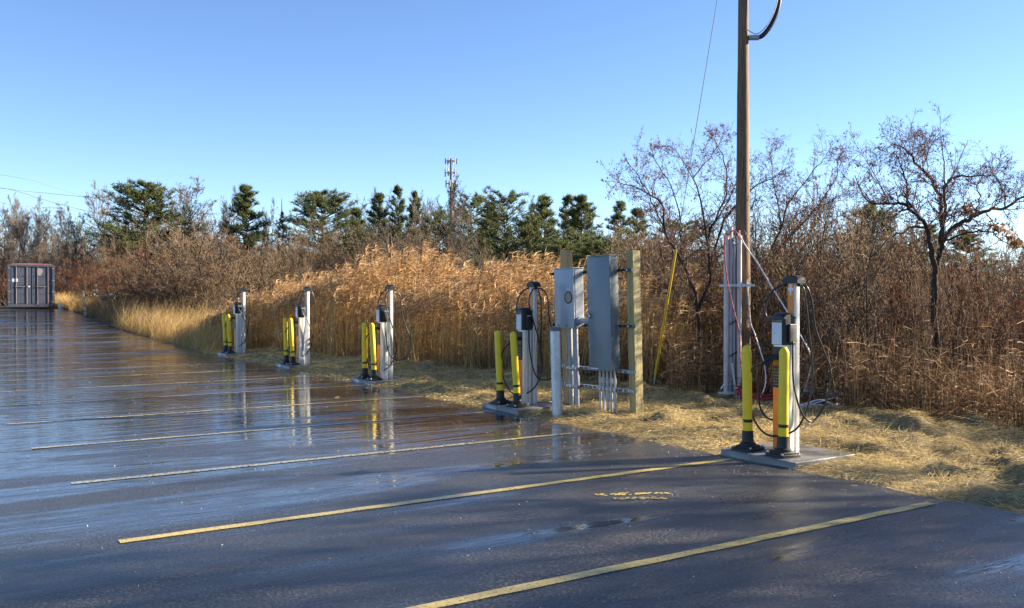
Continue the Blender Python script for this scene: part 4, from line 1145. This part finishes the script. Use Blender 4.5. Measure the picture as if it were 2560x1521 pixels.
def text_mesh(name, body, size, mat, parent, loc, rot):
    cu = bpy.data.curves.new(name, 'FONT'); cu.body = body; cu.size = size; cu.align_x = 'CENTER'; cu.align_y = 'CENTER'; cu.extrude = .0008
    to = bpy.data.objects.new(name + '_src', cu); col.objects.link(to)
    dg = bpy.context.evaluated_depsgraph_get(); me = bpy.data.meshes.new_from_object(to.evaluated_get(dg))
    bpy.data.objects.remove(to); me.name = name
    me.materials.clear(); me.materials.append(mat)
    o = bpy.data.objects.new(name, me); col.objects.link(o); o.parent = parent; o.location = loc; o.rotation_euler = rot
    return o
NEAR = ['nearest charging station, right of centre, in front of the utility pole', 'second nearest charging station, left of the grey meter box', 'middle charging station of the row of five, in front of the golden reeds',
        'fourth charging station along the lot, second from the left in the row', 'farthest charging station, leftmost of the row of five']
protos = {}
for i, (u, var) in enumerate(zip(ST_U, (0, 1, 1, 2, 2))):
    loc = W(u, 7.70, .06)
    lab = 'white ' + NEAR[i]
    if var not in protos:
        e = empty('charging_station', loc, VROT, lab, 'charging station', 'charging stations along the lot edge')
        charger_parts(e, var)
        sh = [c for c in kids(e) if c.name.startswith('head_shell')][0]
        text_mesh('brand_lettering', 'charge', .026, mat_plain('brand_orange', (0.75, 0.22, 0.03), .5, 0, .05, 5, 0), sh, (-.024, -.1187, 1.374), (R(90), 0, 0))
        text_mesh('brand_lettering', 'poin+', .026, mat_plain('brand_grey', (0.45, 0.47, 0.5), .5, 0, .05, 5, 0), sh, (.04, -.1187, 1.374), (R(90), 0, 0))
        protos[var] = e
    else:
        e = copy_tree(protos[var]); e.location = loc; e['label'] = lab
# pads
WHO = ['the nearest', 'the second nearest', 'the middle', 'the fourth', 'the farthest']
for i, u in enumerate(ST_U):
    mb = MB(); mb.rbox(-.44, .56, -.50, .44, -.06, .06, .02, 2, .008)
    o = mb.obj('concrete_pad', M['concrete'], smooth='auto'); o.location = W(u, 7.70); o.rotation_euler = (0, 0, VROT + R(90) * 0)
    o.scale = (1, 1, 1)
    tag(o, 'low wet concrete pad under %s charging station' % WHO[i], 'concrete pad', 'pads under the charging stations')
# bollards
def bollard(label):
    e = empty('safety_bollard', (0, 0, 0), 0, label, 'bollard', 'yellow bollards in front of the chargers')
    mb = MB(); r_ = .051
    mb.lathe([(r_, .20), (r_, 1.045), (r_ * .97, 1.062), (r_ * .80, 1.085), (r_ * .5, 1.103), (r_ * .1, 1.112)], 24); sl = mb.obj('sleeve', M['yellow'], e, smooth='auto')
    MB().lathe([(r_ + .0005, 1.028), (r_ + .002, 1.031), (r_ + .0005, 1.034)], 24).obj('cap_seam', M['yellow'], e, smooth=True)
    MB().lathe([(r_ + .0008, .292), (r_ + .0016, .293), (r_ + .0016, .325), (r_ + .0008, .326)], 24).obj('black_band', M['rubber'], e, smooth='auto')
    mb = MB()
    for a in range(5):
        t0 = R(232 + a * 5); t1 = R(236.5 + a * 5)
        mb.add([((r_ + .003) * math.cos(t), (r_ + .003) * math.sin(t), z) for t in (t0, t1) for z in (.302, .314)], Q=[(0, 2, 3, 1)])
    mb.obj('band_print', M['white_paint'], e)
    mb = MB(); mb.lathe([(.085, .045), (.085, .07), (.066, .085), (.062, .11), (.060, .20), (.050, .205)], 20); mb.obj('foot_collar', M['rubber'], e, smooth='auto')
    mb = MB(); mb.rbox(-.13, .13, -.13, .13, 0, .03, .02, 3, .006); mb.rbox(-.1, .1, -.1, .1, .029, .05, .03, 3, .008); mb.obj('base_plate', M['rubber'], e, smooth='auto')
    for sx in (-1, 1):
        for sy in (-1, 1): MB().lathe([(.013, .029), (.013, .044), (.006, .046)], 6, sx * .108, sy * .108).obj('anchor_bolt', M['galv'], e)
    return e
b0 = None; rb = random.Random(2)
tilt = {0: ((0, -1.0), (0, .6)), 1: ((0, -2.6), (0, -3.6)), 2: ((0, -.5), (0, -3.0)), 3: ((0, -1.5), (0, -3.0)), 4: ((0, -3.0), (0, -3.5))}
for i, u in enumerate(ST_U):
    for j, du in enumerate((.235, -.235)):
        lab = '%s yellow bollard in front of %s charging station' % (('left', 'right')[j], WHO[i])
        if b0 is None: b0 = e = bollard(lab)
        else: e = copy_tree(b0); e['label'] = lab
        e.location = W(u + du, 7.405, .061)
        e.rotation_euler = (0, R(tilt[i][j][1]), VROT * .0 + R(rb.uniform(-8, 8)))
        q = Matrix.Rotation(R(tilt[i][j][1]), 3, 'Y') @ Matrix.Rotation(VROT + R(rb.uniform(-9, 9)), 3, 'Z')
        e.rotation_euler = q.to_euler()

# ------------------------------------------------------------------ electrical rack
TIL = Matrix.Rotation(R(-1.3), 3, 'Y')
def rack_obj(e): e.rotation_euler = (TIL @ Matrix.Rotation(VROT, 3, 'Z')).to_euler()
RV = 8.48; RU0, RU1 = 9.92, 11.51
p1 = MB(); p1.rbox(-.07, .07, -.07, .07, -.1, 2.33, .004, 1, .003); o = p1.obj('wooden_post', M['post_wood']); o.location = W(RU0, RV); rack_obj(o)
tag(o, 'square greenish wooden post at the right end of the electrical rack', 'post', 'posts of the electrical rack')
p1 = MB(); p1.rbox(-.07, .07, -.07, .07, -.1, 2.40, .004, 1, .003); o = p1.obj('wooden_post', M['post_wood2']); o.location = W(RU1, RV); rack_obj(o)
tag(o, 'square orange brown wooden post behind the grey meter box', 'post', 'posts of the electrical rack')
# everything on the rack is measured from the right post, local x towards the camera side
def rk(u): return RU0 - u
base_r = W(RU0, RV)
railE = None
for z, mt, lab in ((2.06, 'strut_dark', 'topmost steel channel across the rack behind the grey boxes'), (1.27, 'strut_dark', 'second steel channel from the top of the electrical rack'),
                   (.63, 'galv', 'perforated steel channel at the bottom edge of the tall panel'), (.36, 'galv', 'lowest perforated steel channel holding the conduits')):
    e = empty('channel_rail', base_r, 0, lab, 'steel rail', 'steel channels of the electrical rack'); rack_obj(e)
    mb = MB(); x0, x1 = rk(RU1 + .35), .085
    mb.box(x0, x1, -.113, -.0705, z + .018, z + .021); mb.box(x0, x1, -.113, -.0705, z - .021, z - .018)
    mb.box(x0, x1, -.0737, -.0707, z - .018, z + .018)
    mb.obj('channel', M['galv'] if mt == 'galv' else M['strut_dark'], e)
    mb = MB()
    for k in range(36):
        x = x0 + .03 + k * .05
        if x < x1 - .02: mb.box(x, x + .025, -.1138, -.0742, z - .0175, z + .0175) if k % 2 else None
    tag(mb.obj('channel_web', M[mt], e), kind='stuff')
    mb = MB(); mb.box(.086, .094, -.115, -.07, z - .024, z + .024); mb.obj('end_cap', M['strut_dark'], e)
    for x in (0, rk(RU1)): MB().lathe([(.014, -.002), (.014, .012)], 6).obj('bolt', M['galv'], e).matrix_local = Matrix.Translation((x, -.116, z)) @ Matrix.Rotation(R(90), 4, 'X')
# tall panel
e = empty('electrical_panel', base_r, 0, 'tall dark grey steel electrical cabinet on the rack', 'electrical cabinet'); rack_obj(e)
x1 = rk(10.12); x0 = x1 - .51; y0, y1 = -.275, -.117
mb = MB(); mb.rbox(x0, x1, y0 + .025, y1, .64, 2.27, .004, 2, 0); mb.obj('cabinet_body', M['panel_dark'], e, smooth='auto')
mb = MB(); mb.rbox(x0 - .004, x1 + .004, y0, y0 + .023, .635, 2.265, .005, 2, .002); dr = mb.obj('cabinet_door', M['panel_dark'], e, smooth='auto')
mb = MB(); mb.rbox(x0 - .012, x1 + .012, y0 - .014, y1 + .01, 2.2705, 2.285, .006, 2, 0); mb.obj('drip_hood', M['panel_dark'], e)
for z in (.98, 1.98, 1.45): MB().lathe([(.012, -.001), (.012, .012), (.006, .014)], 10).obj('screw', M['galv'], dr).matrix_local = Matrix.Translation((x0 + .035, y0 - .0, z)) @ Matrix.Rotation(R(90), 4, 'X')
mb = MB(); mb.lathe([(.02, 0), (.02, .02), (.014, .022)], 12); o = mb.obj('latch', M['galv'], dr, smooth='auto'); o.matrix_local = Matrix.Translation((x0 + .05, y0 - .001, 1.415)) @ Matrix.Rotation(R(90), 4, 'X')
mb = MB(); mb.rbox(x0 + .03, x0 + .042, y0 - .022, y0 - .001, 1.38, 1.46, .003, 2, 0); mb.obj('handle', M['galv'], dr)
for z in (.85, 1.45, 2.08): MB().tube([(x1 + .007, y0 + .024, z - .04), (x1 + .007, y0 + .024, z + .04)], .006, 6).obj('hinge', M['panel_dark'], e)
mb = MB(); mb.box(x0 + .02, x0 + .22, y0 - .0025, y0 - .0008, .648, .668); mb.obj('torn_tape', M['white_cable'], dr)
# five conduits under it
for k in range(5):
    x = x0 + .07 + k * .085
    c = empty('thin_conduit', base_r, 0, '%s of the five thin grey conduits under the tall cabinet' % ('first from the left', 'second from the left', 'middle one', 'fourth from the left', 'rightmost')[k], 'conduit', 'thin conduits under the tall cabinet'); rack_obj(c)
    mb = MB(); mb.lathe([(.0165, -.08), (.0165, .638)], 12, x, -.135); mb.obj('pipe', M['pvc_light'], c, smooth='auto')
    for q0, q1 in ((.22, .30), (.44, .52)): MB().lathe([(.023, q0), (.023, q1)], 12, x, -.135).obj('coupling', M['pvc_light'], c, smooth='auto')
    mb = MB(); mb.box(x - .028, x + .028, -.1555, -.148, .345, .375); mb.obj('pipe_clamp', M['galv'], c)
# meter box
e = empty('meter_box', base_r, 0, 'light grey meter box with a round window on the left of the rack', 'meter box'); rack_obj(e)
mx1 = rk(10.93); mx0 = mx1 - .47; my0, my1 = -.31, -.117
mb = MB(); mb.rbox(mx0, mx1, my0 + .02, my1, 1.24, 2.12, .004, 2, 0); mb.obj('box_body', M['panel_light'], e, smooth='auto')
mb = MB(); mb.rbox(mx0 - .004, mx1 + .004, my0 - .005, my0 + .018, 1.235, 2.115, .005, 2, .002); cv = mb.obj('cover', M['panel_light'], e, smooth='auto')
mb = MB(); mb.rbox(mx0 - .012, mx1 + .012, my0 - .012, my1 + .01, 2.1205, 2.134, .006, 2, 0); mb.obj('rain_lip', M['panel_light'], e)
mb = MB(); mb.box(mx1 + .0005, mx1 + .0035, my0 + .035, my1 - .02, 1.28, 2.09); mb.obj('side_plate', M['panel_light'], e)
wx, wz = mx1 - .115, 1.69
mb = MB(); mb.lathe([(.092, 0), (.092, .008), (.078, .010), (.078, .004)], 28); o = mb.obj('window_ring', M['rubber'], cv, smooth='auto'); o.matrix_local = Matrix.Translation((wx, my0 - .0055, wz)) @ Matrix.Rotation(R(90), 4, 'X')
mb = MB(); mb.lathe([(.077, 0), (.077, .0065)], 28); o = mb.obj('window_insert', M['tan'], cv); o.matrix_local = Matrix.Translation((wx + .004, my0 - .0055, wz)) @ Matrix.Rotation(R(90), 4, 'X')
mb = MB()
for k in range(5): mb.box(wx - .05 + k * .02, wx - .037 + k * .02, my0 - .0085, my0 - .0055, 1.80, 1.815 + .004 * (k % 2))
mb.obj('white_marking', M['white_paint'], cv)
for sx in (.09, .3): MB().lathe([(.010, 0), (.010, .01)], 8).obj('screw', M['black'], cv).matrix_local = Matrix.Translation((mx0 + sx, my0 - .0055, 1.27)) @ Matrix.Rotation(R(90), 4, 'X')
mb = MB(); mb.tube([(mx1 - .0, -.21, 1.34), (mx1 + .045, -.21, 1.34)], .062, 16); mb.obj('hub', M['panel_light'], e, smooth='auto')
mb = MB(); mb.tube([(mx1 + .045, -.21, 1.34), (x0 - .005, -.20, 1.34)], .040, 16); mb.obj('nipple', M['pvc'], e, smooth='auto')
for k, xx in enumerate((mx0 + .17, mx0 + .31)):
    c = empty('thick_conduit', base_r, 0, '%s of the two thick grey conduits under the meter box' % ('left one', 'right one')[k], 'conduit', 'thick conduits under the meter box'); rack_obj(c)
    mb = MB(); mb.lathe([(.036, -.08), (.036, 1.238)], 18, xx, -.165); mb.obj('pipe', M['pvc'], c, smooth='auto')
    for q0, q1 in ((.62, .80), (.36, .52)): MB().lathe([(.046, q0), (.046, q1)], 18, xx, -.165).obj('coupling', M['pvc'], c, smooth='auto')
    for z in (.63, .36): MB().box(xx - .055, xx + .055, -.219, -.2125, z - .02, z + .02).obj('pipe_clamp', M['galv'], c)
# galvanised bollard
e = empty('steel_bollard', G(1394, 1045), 0, 'unpainted galvanised steel pipe bollard left of the electrical rack', 'bollard'); e.rotation_euler = (0, R(-1.6), 0)
MB().lathe([(.072, -.1), (.072, 1.21), (.069, 1.212)], 30).obj('pipe', M['galv'], e, smooth='auto')
MB().lathe([(.0745, 1.205), (.0745, 1.25), (.07, 1.257), (.02, 1.262)], 30).obj('top_cap', mat_plain('dark_steel', (0.12, 0.13, 0.15), .5, .4, .15, 8, .05), e, smooth='auto')

# ------------------------------------------------------------------ container and small far things
def rusty():
    a = N('container_paint'); P = a.coords((1, 1, .5))
    n1 = a.noise(P, 2.2, 8, 0.7); n2 = a.noise(P, 9, 6, 0.7)
    c = a.ramp(n1, [(0.3, (0.045, 0.056, 0.082)), (0.6, (0.072, 0.086, 0.118))])
    c = a.mix(a.ramp(a.math('MULTIPLY', n1, n2), [(0.34, (0,) * 3), (0.42, (1,) * 3)]), c, (0.12, 0.045, 0.035))
    a.set(Base_Color=c, Roughness=.6, Normal=a.bump(n2, .2, .01)); return a.m
M['cont'] = rusty()
M['cont_rust'] = mat_plain('rusted_bar', (0.20, 0.11, 0.09), .7, 0, .3, 4, .1, dirt=(0.3, .27, .25))
M['cont_bar'] = mat_plain('lock_bar_paint', (0.27, 0.25, 0.26), .5, .3, .2, 5, .05, dirt=(0.3, .12, .08))
ce = empty('shipping_container', W(59.6, 5.45, .12), VROT - R(4.4), 'rusty dark blue grey shipping container at the far left end of the lot', 'shipping container')
# local y along v -> width, local -x... front faces +x (towards camera)
mb = MB(); Wd, H, Ln = 1.20, 2.42, 6.0
for sy in (-1, 1):
    k = 40; V = []; 
    for i in range(k + 1):
        x = -.1 - (Ln - .2) * i / k; off = (.0, .0, .035, .035)[i % 4]
        V += [(x, sy * (Wd - .015 - off), .15), (x, sy * (Wd - .015 - off), H - .1)]
    mb.add(V, Q=[(2 * i, 2 * i + 2, 2 * i + 3, 2 * i + 1) for i in range(k)])
mb.obj('side_wall', M['cont'], ce)
mb = MB()
mb.box(-Ln + .05, -.05, -Wd + .03, Wd - .03, H - .08, H - .04); mb.obj('roof', M['cont_rust'], ce)
mb = MB(); V = []
for i in range(9):
    y = -Wd * .9 + Wd * 1.8 * i / 8; z = H + .03 + .045 * math.sin(math.pi * i / 8) ** .5
    V += [(-.35, y, z), (-Ln + .3, y, z)]
mb.add(V, Q=[(2 * i, 2 * i + 1, 2 * i + 3, 2 * i + 2) for i in range(8)])
mb.add([(-.35, -Wd * .9, H - .02), (-.35, Wd * .9, H - .02)] + [V[2 * i] for i in range(9)], P=[[0, 1] + [10 - i for i in range(9)]])
mb.obj('red_roof_cover', mat_plain('red_cover', (0.30, 0.12, 0.11), .6, 0, .15, 3, .05), ce)
mb = MB()
for sy in (-1, 1):
    mb.box(-.12, .0, sy * Wd - (.12 if sy > 0 else 0), sy * Wd + (0 if sy > 0 else .12), .0, H)
    mb.box(-Ln, -Ln + .12, sy * Wd - (.12 if sy > 0 else 0), sy * Wd + (0 if sy > 0 else .12), .0, H)
mb.box(-.119, -.002, -Wd + .12, Wd - .12, H - .12, H - .001); mb.box(-.119, -.002, -Wd + .12, Wd - .12, .001, .14)
mb.box(-Ln, -Ln + .1, -Wd + .12, Wd - .12, .1, H - .05)
for sy in (-1, 1):
    a_, b_ = (Wd - .1, Wd - .005) if sy > 0 else (-Wd + .005, -Wd + .1)
    mb.box(-Ln + .12, -.12, a_, b_, H - .11, H - .002); mb.box(-Ln + .12, -.12, a_, b_, .02, .15)
mb.obj('corner_frame', M['cont'], ce)
for di, sy in enumerate((-1, 1)):
    y0_, y1_ = (-1.07, -.012) if sy < 0 else (.012, 1.07)
    mb = MB(); mb.box(-.085, -.06, y0_, y1_, .15, H - .13)
    hs = [.15, .70, 1.22, 1.72, H - .13]
    for a_, b_ in zip(hs[:-1], hs[1:]):
        mb.box(-.0595, -.045, y0_ + .015, y1_ - .015, a_ + .022, b_ - .018)
    do = mb.obj('door', M['cont'], ce)
    for k, yy in enumerate((y0_ + .30, y1_ - .22)):
        MB().tube([(-.025, yy, .05), (-.025, yy, H - .05)], .017, 6).obj('locking_bar', M['cont_rust'] if (sy > 0) else M['cont_bar'], do)
    for z in (.25, .85, 1.5, 2.2):
        yy = -Wd + .02 if sy < 0 else Wd - .14
        MB().box(-.002, .02, yy, yy + .12, z - .03, z + .03).obj('hinge', M['cont_bar'], do)
    if sy < 0: MB().box(-.0445, -.040, y0_ + .10, y0_ + .38, 1.42, 1.60).obj('placard', M['white_paint'], do)
    else:
        MB().add([(-.0437, .42 + .16 * math.cos(t) * (1 + .15 * math.sin(3 * t)), 2.0 + .22 * math.sin(t)) for t in [i * .4 for i in range(16)]] , P=[list(range(16))]).obj('faded_patch', mat_plain('faded_paint', (0.30, 0.26, 0.24), .7, 0, .2, 4, .02), do)
        MB().lathe([(.05, 0), (.05, .02)], 12).obj('seal_disc', M['white_paint'], do).matrix_local = Matrix.Translation((-.01, -.12, 1.15)) @ Matrix.Rotation(R(90), 4, 'Y')
    MB().box(-.012, .018, y0_ + .25, y1_ - .3, 1.13, 1.16).obj('handle', M['cont_bar'], do)
# bucket, stake, box, sheet
e = empty('white_bucket', W(59.3, 6.95, 0), 0, 'small white bucket on the ground against the right side of the container', 'bucket')
MB().lathe([(.14, 0), (.17, .33), (.18, .335), (.18, .36), (.165, .36), (.15, .05)], 16).obj('bucket_shell', M['bucket'], e, smooth='auto')
MB().tube([(.18 * math.cos(t), .0, .34 + .18 * math.sin(t)) for t in [i * math.pi / 8 for i in range(9)]], .006, 5).obj('handle', M['galv'], e)
stx = S(213, 770, 48); uu0 = -SU * stx.x + CU * stx.y
o = MB().rbox(-.045, .045, -.045, .045, -.1, 1.32, .01, 2, .01).obj('fence_stake', mat_wood('grey_stake', (0.22, .20, .16), (.33, .30, .24), (.42, .39, .32)), loc=(stx.x, stx.y, terr(uu0)))
o.rotation_euler = (0, R(-4), .4); tag(o, 'lone weathered leaning wooden stake at the lot edge right of the container', 'stake')
bx = S(272, 745, 52); e = empty('utility_box', (bx.x, bx.y, terr(-SU * bx.x + CU * bx.y)), R(-20), 'pale green box with a light blue lid half hidden in the grass', 'utility box')
MB().rbox(-.30, .22, -.3, .3, 0, .84, .03, 3, .01).obj('box_body', M['box_green'], e, smooth='auto')
MB().prism([(-.35, -.35), (.38, -.35), (.40, .2), (.33, .35), (-.32, .35)], 0.845, .95, .03).obj('lid', M['lid_blue'], e)
sh = S(412, 766, 39); mb = MB(); k = 12; V = []; rr3 = random.Random(9)
for i in range(k):
    for j in range(k):
        x, y = (i / (k - 1) - .5), (j / (k - 1) - .5); hgt = max(0, .5 - 1.6 * (x * x + y * y)) + rr3.uniform(-.05, .05)
        V.append((x * .8 + rr3.uniform(-.03, .03), y * .6, max(0.0, hgt) * .6))
mb.add(V, Q=[(i * k + j, i * k + j + 1, (i + 1) * k + j + 1, (i + 1) * k + j) for i in range(k - 1) for j in range(k - 1)])
o = mb.obj('crumpled_sheet', M['sheet_grey'], loc=(sh.x, sh.y, terr(-SU * sh.x + CU * sh.y) + .15)); tag(o, 'crumpled grey plastic sheet lying in the golden grass', 'plastic sheet')

# ------------------------------------------------------------------ cell tower and wires
YT = 180; tb = S(1128, 739, YT); e = empty('cell_tower', (tb.x, YT, .9), 0, 'slim cell phone mast with stacked antenna panels rising above the trees', 'cell tower')
Ht = EYE + (739 - 397) * YT / F - .9
MB().lathe([(.42, 0), (.34, Ht * .6), (.22, Ht)], 10).obj('mast', M['tower'], e, smooth='auto')
for zi, (py, n_, hh, ww) in enumerate(((404, 6, 1.1, 1.05), (433, 5, 1.5, 1.1), (460, 5, 1.3, .95), (480, 3, .5, .6))):
    z = EYE + (739 - py) * YT / F - .9
    MB().tube([(ww * math.cos(t), ww * math.sin(t), z) for t in [i * math.pi / 3 for i in range(7)]], .06, 4).obj('ring_mount', M['tower'], e)
    for k in range(3):
        t = k * 2.09 + .3; MB().tube([(0, 0, z), (ww * math.cos(t), ww * math.sin(t), z)], .06, 4).obj('support_arm', M['tower'], e)
    for k in range(n_ * 1):
        t = k * 2 * math.pi / n_ + .2 + zi * .3; x, y = ww * 1.05 * math.cos(t), ww * 1.05 * math.sin(t)
        o = MB().rbox(-.12, .12, -.08, .08, -hh / 2, hh / 2, .03, 2, .02).obj('antenna', M['antenna'], e); o.location = (x, y, z); o.rotation_euler = (0, 0, t)
WL = 'thin overhead wires at the left'
for P, lab in (([(-160, 460), (0, 471), (60, 478), (205, 492), (290, 500), (420, 512)], 'upper overhead wire at the left edge running nearly level into the trees'),
               ([(-160, 455), (14, 472), (110, 500), (208, 526), (300, 545)], 'overhead wire at the left slanting down steeply into the trees'),
               ([(-160, 490), (0, 507), (45, 515), (145, 521), (200, 528), (300, 545)], 'lowest overhead wire at the left crossing above the container'),
               ([(-160, 415), (60, 447), (130, 468), (208, 490), (300, 512)], 'faintest and highest overhead wire at the left')):
    P = [S(a, b, 62 + i * 3) for i, (a, b) in enumerate(P)]
    o = MB().tube(smoothpath(P, 4), .018 if 'faint' not in lab else .009, 5).obj('overhead_wire', M['steel_wire']); tag(o, lab, 'wire', WL)
